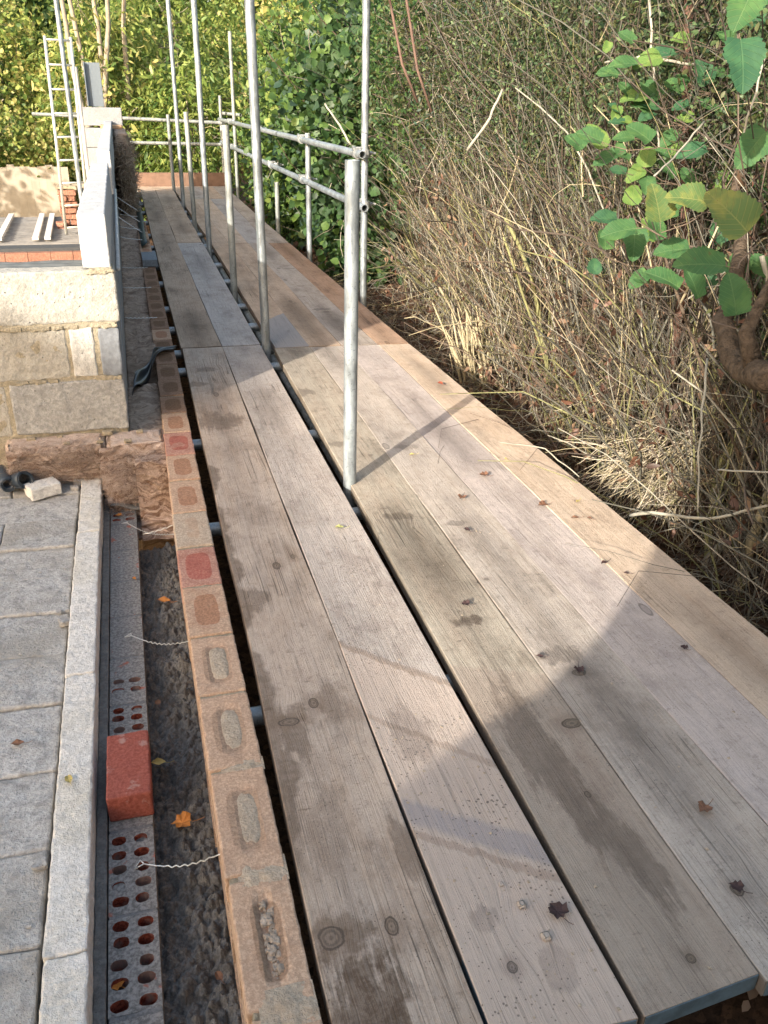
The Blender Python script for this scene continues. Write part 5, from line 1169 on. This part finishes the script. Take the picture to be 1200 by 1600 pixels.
# dry thicket, one clump of stems after another
gT = 'clumps of dry stems along the hedge'
TH = [(2.08, 1.7, 'shaded red-brown bramble clump at the right edge'), (2.05, 2.5, 'tangled dry clump below the hazel leaves'), (2.15, 3.3, 'straw-coloured tangle beside the cream board'), (2.2, 4.1, 'olive and straw tangle in the middle of the hedge'),
      (2.25, 4.9, 'pale broken-stemmed clump opposite the board joint'), (2.3, 5.7, 'tangled grey clump right of the near tall rail post'), (2.4, 6.6, 'dry clump behind the near rail end'), (2.5, 7.7, 'dry stems low behind the lower rail'), (2.45, 9.0, 'brown stems under the round-leaved bush')]
for i, (x, y, lb) in enumerate(TH):
    root = empty('dry_thicket', (x, y, -0.35), lb, 'thicket', gT)
    k = 1050 if i < 7 else 400
    # upright wandering stems
    b = np.stack([nr.uniform(x - 0.18, x + 0.5, k), nr.uniform(y - 0.6, y + 0.6, k), nr.uniform(-0.42, -0.2, k)], 1)
    b[:, 2] += nr.uniform(0, 1, k) ** 1.9 * 2.1
    dv = nr.normal(size=(k, 3)) * np.array([0.30, 0.40, 0.25]) + np.array([-0.05, 0.0, 1.0])
    keepm = (b[:, 2] < 0.7) | (nr.uniform(size=k) < 0.5); b = b[keepm]; dv = dv[keepm]; k = len(b)
    s1 = twigs(b, dv, nr.uniform(0.35, 1.25, k), 0.0013 + 0.0052 * nr.uniform(0, 1, k) ** 2.5, 6, 0.17, -0.05, 4)
    # fine criss-cross twigs
    k2 = int(k * 0.95); b = np.stack([nr.uniform(x - 0.18, x + 0.5, k2), nr.uniform(y - 0.6, y + 0.6, k2), -0.35 + 2.4 * nr.uniform(0, 1, k2) ** 1.8], 1)
    s2 = twigs(b, nr.normal(size=(k2, 3)), nr.uniform(0.15, 0.5, k2), nr.uniform(0.0010, 0.0024, k2), 5, 0.35, -0.12, 4)
    ms = [S_PALE[0], S_PALE[1], S_PALE[2], S_PALE[3], S_DARK[0], S_DARK[1]]
    V, Fq, mi = join([s1[:3], s2[:3]])
    zc = V[Fq[:, 0], 2]; swap = nr.uniform(size=len(zc))
    grp = np.repeat(nr.uniform(size=k + k2), [6 * 3] * k + [5 * 3] * k2)
    hi = (np.clip((zc - 0.25) / 1.1, 0.12, 0.8)) > grp
    grp2 = np.repeat(nr.randint(4, 6, k + k2), [6 * 3] * k + [5 * 3] * k2)
    zb = np.repeat(np.concatenate([s1[3][:, 0, 2], s2[3][:, 0, 2]]), [6 * 3] * k + [5 * 3] * k2)
    hi = np.clip((zb + 0.1) / 0.9, (0.7, 0.6, 0.45, 0.4, 0.3, 0.35, 0.45, 0.5, 0.5)[i], 0.93) > grp
    if i == 0: hi = grp < 0.75
    mi = np.where(hi, grp2, mi)
    np_mesh('stems', V, Fq, ms, mi, root, (x, y, -0.35))
    # thick cut stems
    m = MB()
    for q in range(15 if i < 7 else 4):
        bx, by = x + rnd.uniform(-0.02, 0.5), y + rnd.uniform(-0.5, 0.5); hgt = rnd.uniform(0.5, 1.5); p = Vector((bx, by, -0.45)); pts = [p]
        d = Vector((rnd.uniform(-.3, .25), rnd.uniform(-.35, .35), 1)).normalized()
        for j in range(8): d = (d + Vector((rnd.uniform(-.16, .16), rnd.uniform(-.16, .16), 0))).normalized(); pts.append(pts[-1] + d * hgt / 8)
        r0 = rnd.uniform(0.006, 0.021); m.tube(pts, [r0 * (1 - 0.05 * j) for j in range(9)], 8, mi=rnd.choice([0, 1, 2, 3, 3]))
        if rnd.random() < 0.6:
            jj = rnd.randint(4, 7); d2 = (d + Vector((rnd.uniform(-.8, .8), rnd.uniform(-.8, .8), 0.2))).normalized(); m.tube([pts[jj], pts[jj] + d2 * 0.12, pts[jj] + d2 * 0.25 + Vector((0, 0, 0.04))], [r0 * .6, r0 * .5, r0 * .35], 6, mi=0)
    m.obj('cut_stem', [S_PALE[0], S_PALE[3], S_PALE[1], BARKD], root, (x, y, -0.4), smooth=True)
    # small living leaves in the top, dead curled leaves lower
    kk = 15000 if i < 7 else 1800
    p, o_ = crown_pts((x + 0.16, y, 1.5), (0.42, 0.68, 1.05), 130, kk // 130, 0.08, 0.2)
    A = leaves(p, 0.024, 0.1, 0.45, None, 3)
    p2 = np.array([x, y, 0.2]) + nr.normal(size=(34, 1, 3)) * np.array([0.17, 0.35, 0.42]) + nr.normal(size=(34, 14, 3)) * np.array([0.05, 0.05, 0.09]); p2 = p2.reshape(-1, 3); p2 = p2[p2[:, 0] > 1.72]
    B = leaves(p2, 0.045, 1.2, 0.42, None, 3, curl=0.7); B = (B[0], B[1], B[2] + 3)
    V, Fq, mi = join([A, B])
    np_mesh('small_leaves', V, Fq, [L_DARK[0], L_DARK[2], L_MOSS] + L_DEAD, mi, root, (x, y, -0.35))
# straw and twig litter under the hedge
k = 3600; b = np.stack([1.60 + np.abs(nr.normal(size=k)) * 0.30, nr.uniform(0.9, 9.0, k), np.full(k, -0.38)], 1)
for q in range(k): b[q, 2] = ground_z(b[q, 0], b[q, 1]) + nr.uniform(0.0, 0.10)
dv = nr.normal(size=(k, 3)) * np.array([1, 1, 0.16]); V, Fq, mi, _ = twigs(b, dv, nr.uniform(0.08, 0.4, k), nr.uniform(0.001, 0.0035, k), 4, 0.25, 0.0, 5)
tag(np_mesh('twig_litter', V, Fq, S_PALE[:3] + S_DARK[:2], mi, loc=(1.9, 4, -0.4)), 'broken twigs and straw lying on the ground beside the boards', 'twig litter', kind='stuff')
k = 9000; b = np.stack([1.42 + np.abs(nr.normal(size=k)) * 0.5, nr.uniform(0.4, 10.5, k), np.zeros(k)], 1)
for q in range(k): b[q, 2] = ground_z(b[q, 0], b[q, 1]) + nr.uniform(0.0, 0.045)
V, Fq, mi = leaves(b, 0.04, 0.0, 0.6, None, 3, face=(0, 0, 3.0)); V2 = V
tag(np_mesh('fallen_leaves', V, Fq, L_DEAD, mi, loc=(1.9, 4, -0.4)), 'brown fallen leaves covering the ground under the hedge', 'leaf litter', kind='stuff')
# splayed straw clump leaning over the ground near the shadow edge
root = empty('straw_tuft', (1.95, 2.95, -0.35), 'pale splayed straw tuft in the sun just left of the shadow on the hedge foot', 'straw tuft')
k = 260; b = np.array([2.08, 2.85, -0.02]) + nr.normal(size=(k, 3)) * np.array([0.07, 0.12, 0.08]); dv = np.array([-0.75, -0.1, -0.55]) + nr.normal(size=(k, 3)) * 0.4
V, Fq, mi, _ = twigs(b, dv, nr.uniform(0.15, 0.45, k), nr.uniform(0.0012, 0.003, k), 5, 0.12, -0.06, 2)
np_mesh('straws', V, Fq, [plain_mat('straw_bleached', (0.58, 0.5, 0.38), 0.7, 0, 0.3), S_PALE[0]], mi, root, (1.95, 2.95, -0.35))
root = empty('broken_stump', (2.05, 5.0, -0.4), 'pale splintered stump among straw opposite the board joint', 'stump')
m = MB()
for q in range(60):
    a, r_ = rnd.uniform(0, 6.28), rnd.uniform(0, 0.16); p = Vector((2.08 + math.cos(a) * r_, 4.95 + math.sin(a) * r_ * 1.6, -0.42)); d = Vector((-0.22 + rnd.uniform(-.2, .2), rnd.uniform(-.2, .2), 1))
    L = rnd.uniform(0.15, 0.6); rr = rnd.uniform(.004, .014); m.tube([p, p + d * L * 0.5 + Vector((rnd.uniform(-.02, .02), rnd.uniform(-.02, .02), 0)), p + d * L + Vector((rnd.uniform(-.04, .04), rnd.uniform(-.04, .04), 0))], [rr, rr * .8, rr * .4], 6)
m.obj('splinters', S_PALE[0], root, (2.05, 5, -0.4), smooth=True)

# slim red-barked trunks and the gnarled trunk at the right
RB = plain_mat('red_bark', (0.20, 0.085, 0.05), 0.85, 0, 0.7, 16, 0.6)
def slim(name, label, pts, r, mat=RB):
    root = empty(name, pts[0], label, 'tree'); m = MB(); m.tube(pts, [r * (1 - 0.04 * i) for i in range(len(pts))], 9); m.obj('trunk', mat, root, pts[0], smooth=True); return root
a = D(1068, 450, 3.3); b_ = D(1076, -60, 3.3)
slim('slim_tree', 'slim red-barked trunk standing behind the hazel leaves', [Vector((a.x + 0.02, a.y, -0.3))] + [a.lerp(b_, t) + Vector((0.006 * math.sin(t * 9), 0, 0)) for t in (0, .25, .5, .75, 1)] + [b_ + Vector((0, 0, 0.8))], 0.021, plain_mat('dull_red_bark', (0.13, 0.07, 0.05), 0.9, 0, 0.8, 22, 0.9))
for (p0, p1, dep, lb) in (((626, 100), (605, -20), 5.2, 'left of two thin red stems leaning over the top of the hedge'), ((650, 110), (632, -20), 5.3, 'right of two thin red stems leaning over the top of the hedge')):
    a, b_ = D(*p0, dep), D(*p1, dep); slim('leaning_stem', lb, [a + (a - b_) * 0.5 + Vector((0.10, 0.1, 0)), a + Vector((.01, 0, 0)), b_, b_ + (b_ - a) * 1.5], 0.009, plain_mat('pink_bark', (0.13, 0.08, 0.06), 0.8, 0, 0.5, 14))
g_ = [D(1215, 590, 2.2), D(1180, 585, 2.3), D(1150, 560, 2.4), D(1130, 500, 2.5), D(1150, 430, 2.6), D(1165, 380, 2.7), D(1150, 300, 2.8), D(1165, 200, 2.9)]
root = empty('gnarled_trunk', g_[0], 'gnarled brown trunk bending along the right edge under the leaves', 'tree'); m = MB(); gg = []
for q in range(len(g_) - 1):
    for k in range(6): a = g_[q].lerp(g_[q + 1], k / 6); gg.append(a + noise.noise_vector(a * 7) * 0.03)
m.tube(gg, [(0.042 - 0.0006 * q) * (0.8 + 0.5 * abs(noise.noise(Vector((q * .4, 0, 0))))) for q in range(len(gg))], 12)
m.tube([g_[1], D(1165, 520, 2.25), D(1200, 450, 2.3), D(1230, 400, 2.35)], [0.03, 0.02, 0.014, 0.012], 8); m.obj('trunk', BARKD, root, g_[0], smooth=True)

# hazel with big toothed leaves, each leaf its own
def hazel_leaf_mat(name, col, pale, vein):
    n = NT(name); o = n.sep(n.obj); ax = n.math('ABSOLUTE', o[0])
    q = n.math('SUBTRACT', n.math('MULTIPLY', o[1], 95.0), n.math('MULTIPLY', ax, 75.0)); fr = n.math('ABSOLUTE', n.math('SUBTRACT', n.math('FRACT', q), 0.5))
    side = n.mr(fr, 0.10, 0.02); mid = n.mr(ax, 0.0016, 0.0006); vm = n.math('MAXIMUM', side, mid)
    pn = n.noise(n.vmath('ADD', n.obj, n.comb(n.rand(), n.rand(), 0.0)), 28.0, 4.0)
    c = n.mix(n.mr(pn, 0.45, 0.68), col, pale); c = n.mix(n.math('MULTIPLY', vm, 0.5), c, vein)
    c = n.mix(n.mr(n.noise(n.vmath('ADD', n.obj, n.comb(n.rand(), 0.0, n.rand())), 90.0, 4.0, 0.7), 0.64, 0.70, 0, 0.7), c, (0.12, 0.07, 0.03))
    n.fin(c, 0.62, n.bump(n.math('ADD', n.math('MULTIPLY', vm, -1.0), pn), 0.7, 0.0015), spec=0.22)
    tr = n.node('ShaderNodeBsdfTranslucent'); n.set(tr.inputs['Color'], sc(pale, 1.2)); mx = n.node('ShaderNodeMixShader'); mx.inputs[0].default_value = 0.3
    n.t.links.new(n.b.outputs[0], mx.inputs[1]); n.t.links.new(tr.outputs[0], mx.inputs[2]); n.t.links.new(mx.outputs[0], n.out.inputs[0]); return n.m
HL = [hazel_leaf_mat('hazel_green', (0.05, 0.125, 0.045), (0.085, 0.175, 0.055), (0.15, 0.24, 0.1)), hazel_leaf_mat('hazel_deep', (0.035, 0.10, 0.05), (0.06, 0.15, 0.065), (0.1, 0.2, 0.09)),
      hazel_leaf_mat('hazel_lime', (0.11, 0.20, 0.05), (0.17, 0.25, 0.06), (0.24, 0.3, 0.11)), hazel_leaf_mat('hazel_yellowing', (0.08, 0.145, 0.05), (0.22, 0.23, 0.06), (0.29, 0.29, 0.1))]
def leaf_shape(seed):
    r = random.Random(seed); N = 22; L = 1.0; W = r.uniform(0.40, 0.47); left = []; right = []
    for i in range(N + 1):
        t = i / N; w_ = W * (math.sin(math.pi * min(1, t * 0.96 + 0.02) ** 0.74)) ** 0.55 * (1 - 0.12 * t)
        w_ *= 1.0 - (0.10 if i % 2 else 0.0) + 0.05 * math.sin(t * 17 + seed)
        if i in (0, N): w_ = 0.02 if i == 0 else 0.0
        back = -0.07 * math.sin(math.pi * min(1, t * 3)) if t < 0.33 else 0
        for s_, l in ((-1, left), (1, right)):
            z = 0.13 * w_ / W - 0.24 * t * t + 0.06 * math.sin(t * 8 + s_ * 1.3 + seed) * w_ / W
            l.append((s_ * w_, t + back * (w_ / W), z))
    return left, right, N
def leaf_mesh(name, seed, size, mat):
    left, right, N = leaf_shape(seed); vs = []; fs = []
    for i in range(N + 1):
        t = i / N; zc = -0.24 * t * t; l, r_ = left[i], right[i]
        vs += [l, tuple((l[k] + (0, t, zc)[k]) / 2 for k in range(3)), (0, t, zc), tuple((r_[k] + (0, t, zc)[k]) / 2 for k in range(3)), r_]
    for i in range(N):
        for j in range(4): fs.append((i * 5 + j, i * 5 + j + 1, (i + 1) * 5 + j + 1, (i + 1) * 5 + j))
    me = bpy.data.meshes.new(name); me.from_pydata([(a * size, b * size, c * size) for a, b, c in vs], [], fs); me.materials.append(mat)
    me.polygons.foreach_set('use_smooth', [True] * len(fs)); me.update(); return me
LM = [[leaf_mesh('leaf', s_ * 7 + k, 0.085, HL[k]) for s_ in range(3)] for k in range(4)]
HZ = [(415,180,80,0),(315,235,50,2),(595,305,95,2),(685,190,80,2),(320,360,90,0),(410,445,85,0),(695,390,65,0),(650,430,45,0),(505,505,95,0),(515,575,75,1),(360,565,65,2),(365,605,65,1),(410,600,55,2),(235,640,55,2),(270,680,110,2),
      (155,705,92,0),(400,685,88,0),(625,690,90,0),(740,755,120,1),(830,530,110,0),(305,790,98,0),(380,740,60,0),(395,775,72,0),(515,780,92,2),(610,760,90,0),(455,870,85,2),(620,840,95,0),(720,875,92,0),(370,850,72,1),
      (445,970,98,2),(515,920,82,0),(570,1010,160,3),(720,985,165,3),(910,915,105,2),(375,1150,145,0),(455,1215,135,0),(560,1130,115,0),(645,1245,145,0),(790,1310,215,0),(600,1385,155,0),(750,1400,155,0),(950,1470,175,0),(970,1330,125,0),
      (1070,1320,125,0),(930,1050,235,3),(1040,740,170,0),(1090,820,95,0),(1100,930,75,0),(1110,1100,95,0),(1010,15,215,0),(1000,310,225,1),(1085,550,105,2),(1090,500,80,0),(910,885,80,0),(1060,60,120,1),(490,1395,70,0),(560,1160,80,0)]
_r = random.Random(5)
for q in range(43):
    HZ.append((_r.uniform(200, 1150) if q % 3 else _r.uniform(750, 1150), _r.uniform(0, 1450), _r.uniform(70, 120), _r.choice([0, 0, 1, 1, 2])))
hz_root = empty('hazel_bush', (1.95, 1.9, -0.4), 'hazel bush with large toothed green leaves hanging in at the top right', 'bush')
camR = Matrix([list(R3[i]) for i in range(3)]); bases = []
for q, (cx_, cy_, s_, k) in enumerate(HZ):
    px, py = 850 + cx_ / 3.2, cy_ / 3.2; spx = s_ / 3.2; dep = min(3.0, max(1.6, 0.078 * F / spx)); size = 1.22 * spx * dep / F / 0.085
    ang = rnd.uniform(-1.0, 1.0) + (math.pi * 0.75 if rnd.random() < 0.6 else math.pi * 1.2)
    tilt = rnd.uniform(0.5, 1.0) if k != 3 else 0.45
    # leaf-space y along the blade, z its upper side
    ydir = camR @ Vector((math.cos(ang), math.sin(ang) * 0.8, rnd.uniform(-0.1, 0.3))); ydir.normalize()
    nrm = camR @ Vector((rnd.uniform(-.35, .35), 0.55 * tilt + 0.1, 1.0)); xd = ydir.cross(nrm).normalized(); nz = xd.cross(ydir)
    M = Matrix((xd, ydir, nz)).transposed()
    ctr = D(px, py, dep); b0 = ctr - ydir * 0.0425 * size
    o = bpy.data.objects.new('leaf', LM[k][rnd.randint(0, 2)]); C.objects.link(o); o.parent = hz_root
    o.location = b0 - Vector(hz_root.location); o.rotation_euler = M.to_euler(); o.scale = (size,) * 3
    bases.append((b0, ydir, px, dep))
m = MB(); root_pt = Vector((2.1, 1.5, 0.9))
for i, (b0, yd, px, dep) in enumerate(bases):
    cand = [(b2[0] - b0).length + (0.0 if b2[2] > px + 15 else 9) for b2 in bases]
    j = min(range(len(cand)), key=lambda t: cand[t]); tgt = bases[j][0] - bases[j][1] * 0.03 if cand[j] < 5 else b0 + Vector((0.3, -0.15, 0.05))
    s0 = b0 - yd * 0.025; mid = (s0 + tgt) / 2 + Vector((rnd.uniform(-.01, .01), 0.01, -0.012))
    m.tube([b0 + yd * 0.002, s0, mid, tgt], [0.0009, 0.0013, 0.0016, 0.002], 5)
m.obj('branches', S_PALE[2], hz_root, hz_root.location, smooth=True)
m = MB(); m.tube([(2.05, 1.75, -0.4), (2.0, 1.8, 0.2), (2.02, 1.82, 0.8), (2.1, 1.7, 1.4), (2.0, 1.75, 2.2)], [0.014, 0.012, 0.01, 0.008, 0.005], 8); m.obj('main_stem', BARKD, hz_root, hz_root.location, smooth=True)
# long pale arching runners in front of the thicket
for q, (pts, r_, lb) in enumerate(([[(702, 705, 3.9), (770, 690, 3.6), (850, 700, 3.4), (905, 745, 3.3)], 0.0035, 'pale thin runner arching low over the litter beside the boards'],
        [[(1105, 560, 2.3), (1098, 640, 2.25), (1092, 720, 2.25), (1090, 800, 2.3)], 0.0035, 'pale knotty stem hanging down at the right'], [[(1120, 735, 2.4), (1160, 738, 2.3), (1230, 740, 2.2)], 0.003, 'pale straight twig crossing the right edge'],
        [[(1085, 100, 2.9), (1000, 90, 2.9), (945, 98, 3.0)], 0.005, 'pale crooked branch crossing behind the upper hazel leaves'], [[(1015, 0, 3.1), (1022, 120, 3.1), (1030, 240, 3.1)], 0.005, 'pale upright stem left of the red trunk'],
        [[(730, 235, 3.9), (765, 185, 3.8), (785, 140, 3.8)], 0.007, 'pale forked dead branch in the upper hedge'], [[(1100, 190, 2.4), (1060, 240, 2.3), (1022, 275, 2.2)], 0.003, 'pale slanting twig among the hazel leaves'],
        [[(1150, 250, 2.2), (1170, 180, 2.1), (1195, 90, 2.1)], 0.0035, 'reddish stem rising at the top right'], [[(985, 806, 3.0), (1020, 800, 2.9), (1110, 812, 2.8), (1200, 790, 2.7)], 0.007, 'fallen grey branch lying under the hedge in the shade'],
        [[(548, 225, 6.6), (530, 195, 6.6), (508, 162, 6.7)], 0.009, 'broken pale branch end behind the upper rail'])):
    P3 = [D(*p) for p in pts]; m = MB(); fine = []
    for i in range(len(P3) - 1):
        for k in range(5): t = k / 5; fine.append(P3[i].lerp(P3[i + 1], t) + noise.noise_vector(P3[i].lerp(P3[i + 1], t) * 14) * 0.008)
    fine.append(P3[-1]); m.tube(fine, [r_ * (1 - 0.02 * i) for i in range(len(fine))], 6); o = m.obj('bare_branch', S_PALE[1], loc=P3[0], smooth=True); tag(o, lb, 'branch')

# ================================================================ LEAVES AND CRUMBS ON THE BOARDS
MAPLE = [(0, 0), (0.12, 0.06), (0.36, 0.04), (0.38, 0.20), (0.50, 0.38), (0.36, 0.46), (0.32, 0.62), (0.17, 0.66), (0.03, 0.90), (-0.13, 0.68), (-0.33, 0.64), (-0.34, 0.48), (-0.50, 0.42), (-0.40, 0.22), (-0.34, 0.05), (-0.12, 0.08)]
OVAL = [(0, 0), (0.16, 0.12), (0.28, 0.35), (0.27, 0.6), (0.15, 0.85), (0, 1.0), (-0.15, 0.85), (-0.26, 0.6), (-0.28, 0.35), (-0.15, 0.12)]
DL = {'brown': plain_mat('dry_leaf_brown', (0.17, 0.085, 0.05), 0.7, 0, 0.5, 60), 'dark': plain_mat('dry_leaf_dark', (0.055, 0.03, 0.028), 0.7, 0, 0.5, 60), 'orange': plain_mat('dry_leaf_orange', (0.50, 0.20, 0.04), 0.6, 0, 0.4, 60),
      'yellow': plain_mat('dry_leaf_yellow', (0.45, 0.36, 0.12), 0.6, 0, 0.4, 60), 'olive': plain_mat('dry_leaf_olive', (0.33, 0.33, 0.12), 0.6, 0, 0.4, 60), 'red': plain_mat('dry_leaf_red', (0.30, 0.07, 0.03), 0.6, 0, 0.4, 60)}
def dead_leaf(px, py, z, size, shape, col, label, rot, curl=0.8, grp='fallen leaves on the walkway'):
    p = P(px, py, z); vs = [(0, 0.4, 0)]; c, s_ = math.cos(rot), math.sin(rot); o_ = []
    for k, (a, b) in enumerate(shape):
        for f in (0.5, 1.0):
            aa, bb = a * f, 0.4 + (b - 0.4) * f; h = curl * f * f * (abs(a) * 0.9 + 0.15 * math.sin(k * 2.1 + rot)) * 0.6
            o_.append((aa, bb, h))
    vs += o_; n_ = len(shape); fs = []
    for k in range(n_):
        k2 = (k + 1) % n_; fs.append((0, 1 + 2 * k, 1 + 2 * k2)); fs.append((1 + 2 * k, 2 + 2 * k, 2 + 2 * k2, 1 + 2 * k2))
    m = MB(); m.add([(p.x + (x * c - (y - .4) * s_) * size, p.y + (x * s_ + (y - .4) * c) * size, z + 0.003 + h * size) for x, y, h in vs], fs)
    st = Vector((p.x + (0.4) * s_ * size, p.y - 0.4 * c * size, z + 0.003)); dr = Vector((s_, -c, 0.15)) * size * 0.55
    m.tube([st, st + dr * 0.5, st + dr + Vector((0, 0, 0.004))], 0.0007, 5)
    tag(m.obj('fallen_leaf', DL[col], loc=(p.x, p.y, z), smooth=False), label, 'leaf', grp)
LV = [(532, 825, 0.004, .034, OVAL, 'olive', 'olive-green curled leaf lying on the grey board left of the gap', 1.2), (870, 1425, 0.004, .042, MAPLE, 'dark', 'dark maple-shaped leaf on the pink near end of the board', 0.3),
      (1100, 1265, 0.004, .034, MAPLE, 'brown', 'brown crumpled leaf on the silver board at the lower right', 2.0), (755, 743, 0.004, .042, MAPLE, 'brown', 'red-brown leaf in the sun on the lavender board', 0.8),
      (722, 778, 0.004, .036, MAPLE, 'brown', 'brown leaf in the sun on the silver board', 2.5), (848, 790, 0.004, .042, MAPLE, 'brown', 'brown leaf by the seam of the cream board', 1.6), (730, 829, 0.004, .030, OVAL, 'dark', 'small dark leaf on the silver board left of two brown ones', 0.4),
      (727, 945, 0.004, .032, MAPLE, 'dark', 'small black crumpled leaf on the dirty olive board', 1.0), (688, 600, 0.01, .045, OVAL, 'red', 'red-brown leaf near the hedge edge of the cream board', 0.2), (645, 711, 0.004, .026, OVAL, 'yellow', 'yellow fleck of leaf near the post shadow', 1.4),
      (900, 810, 0.004, .030, OVAL, 'brown', 'brown curl of leaf in the middle of the cream board', 1.3), (922, 811, 0.004, .022, OVAL, 'brown', 'smaller brown curl right of another on the cream board', 0.5), (945, 880, 0.004, .028, OVAL, 'dark', 'dark leaf scrap near the shadow edge on the cream board', 1.9),
      (980, 897, 0.004, .020, OVAL, 'dark', 'tiny dark scrap right at the shadow edge', 0.9), (1068, 1013, 0.004, .024, MAPLE, 'dark', 'dark scrap in the shade on the lavender board', 0.3), (1150, 1388, 0.004, .03, MAPLE, 'dark', 'black spot of rotten leaf at the lower right corner', 0.6),
      (903, 784, 0.004, .022, OVAL, 'yellow', 'pale yellow scrap on the cream board close to the edge', 2.2), (790, 718, 0.004, .018, OVAL, 'yellow', 'tiny yellow scrap on the cream board', 0.2), (845, 1027, 0.004, .022, OVAL, 'dark', 'dark crumb of leaf just inside the shadow on the silver board', 1.1),
      (905, 1048, 0.004, .03, MAPLE, 'dark', 'black leaf fragment in the shade by the shadow boundary', 2.8), (700, 580, 0.004, .02, OVAL, 'dark', 'tiny dark curl near the far end of the lavender board', 0.8)]
for a in LV: dead_leaf(*a)
gc = 'fallen leaves in the cavity'
for a in [(258, 940, -0.265, .05, OVAL, 'orange', 'orange-brown leaf on the dark fill near the second wire tie', 1.0), (298, 978, -0.26, .036, OVAL, 'yellow', 'tan leaf stuck beside the brick wall at the second wire tie', 0.4), (250, 1193, -0.262, .04, OVAL, 'yellow', 'yellow-olive leaf on the dark fill beside the red brick', 1.3),
          (285, 1287, -0.262, .055, MAPLE, 'orange', 'bright orange leaf on the dark fill below the red brick', 1.5), (247, 1100, -0.265, .028, OVAL, 'brown', 'small brown leaf on the dark fill beside the perforated bricks', 0.2), (343, 1528, -0.262, .026, OVAL, 'brown', 'small brown leaf on the fill at the bottom of the picture', 0.4),
          (210, 905, -0.226, .022, OVAL, 'orange', 'small orange leaf on the mortar-covered bricks', 0.4), (185, 806, -0.226, .028, MAPLE, 'orange', 'crumpled orange leaf by the farthest brick holes', 0.9), (183, 1540, -0.245, .03, MAPLE, 'orange', 'orange leaf scrap in a brick hole at the bottom', 0.9)]:
    dead_leaf(*a, grp=gc)
for a in [(30, 1163, -0.168, .035, OVAL, 'brown', 'pink-brown leaf on the grey floor blocks', 1.4), (108, 1220, -0.146, .03, OVAL, 'yellow', 'tan leaf fragment on the white kerb', 0.3)]: dead_leaf(*a, grp='fallen leaves on the floor')
PEB = plain_mat('pebble', (0.42, 0.36, 0.31), 0.95, 0, 0.4, 90, 0.3, 0.1)
for (px, py, s_, lb) in ((853, 1466, 0.008, 'pale round pebble below the maple leaf on the pink board end'), (815, 1416, 0.0075, 'brownish pebble left of the maple leaf'), (783, 1383, 0.0045, 'small dark pebble on the pink board end')):
    p = P(px, py, 0); m = MB(); rough_box(m, p.x - s_, p.x + s_, p.y - s_, p.y + s_ * 1.1, 0.0005, s_ * 1.1, cell=0.0025, amp=0.0004, freq=90, rnd_=s_ * 0.45); tag(m.obj('pebble', PEB, loc=(p.x, p.y, 0), smooth=True), lb, 'pebble')
m = MB()
for q in range(170):
    x, y = rnd.uniform(0.42, 0.64), rnd.uniform(0.72, 1.5) if q < 110 else rnd.uniform(0.72, 2.5); s_ = rnd.choice([.0008, .001, .0014, .0014, .0022])
    if q > 120: x = rnd.uniform(0.7, 1.5)
    rough_box(m, x - s_, x + s_ * 1.5, y - s_, y + s_ * 1.3, 0.0008, s_ + 0.001, cell=0.004, amp=s_ * .4, freq=200, rnd_=s_ * .4)
tag(m.obj('mud_crumbs', MORTG, loc=(0.5, 1, 0)), 'tiny crumbs of mortar and mud scattered on the boards', 'mortar crumbs', kind='stuff')
# little sprigs dropped on the boards
for (a, b_, c_, lb) in (((685, 700), (690, 670), (748, 655), 'thin forked sprig lying across the lavender board'), ((684, 725), (688, 705), (694, 696), 'short dark twig on the silver board'), ((812, 735), (840, 700), (850, 690), 'hair-thin stem lying on the cream board')):
    pts = [P(*a, 0.003), P(*b_, 0.006), P(*c_, 0.003)]; m = MB(); m.tube(pts, 0.0007, 5); tag(m.obj('dropped_twig', S_DARK[1], loc=pts[0], smooth=True), lb, 'twig')
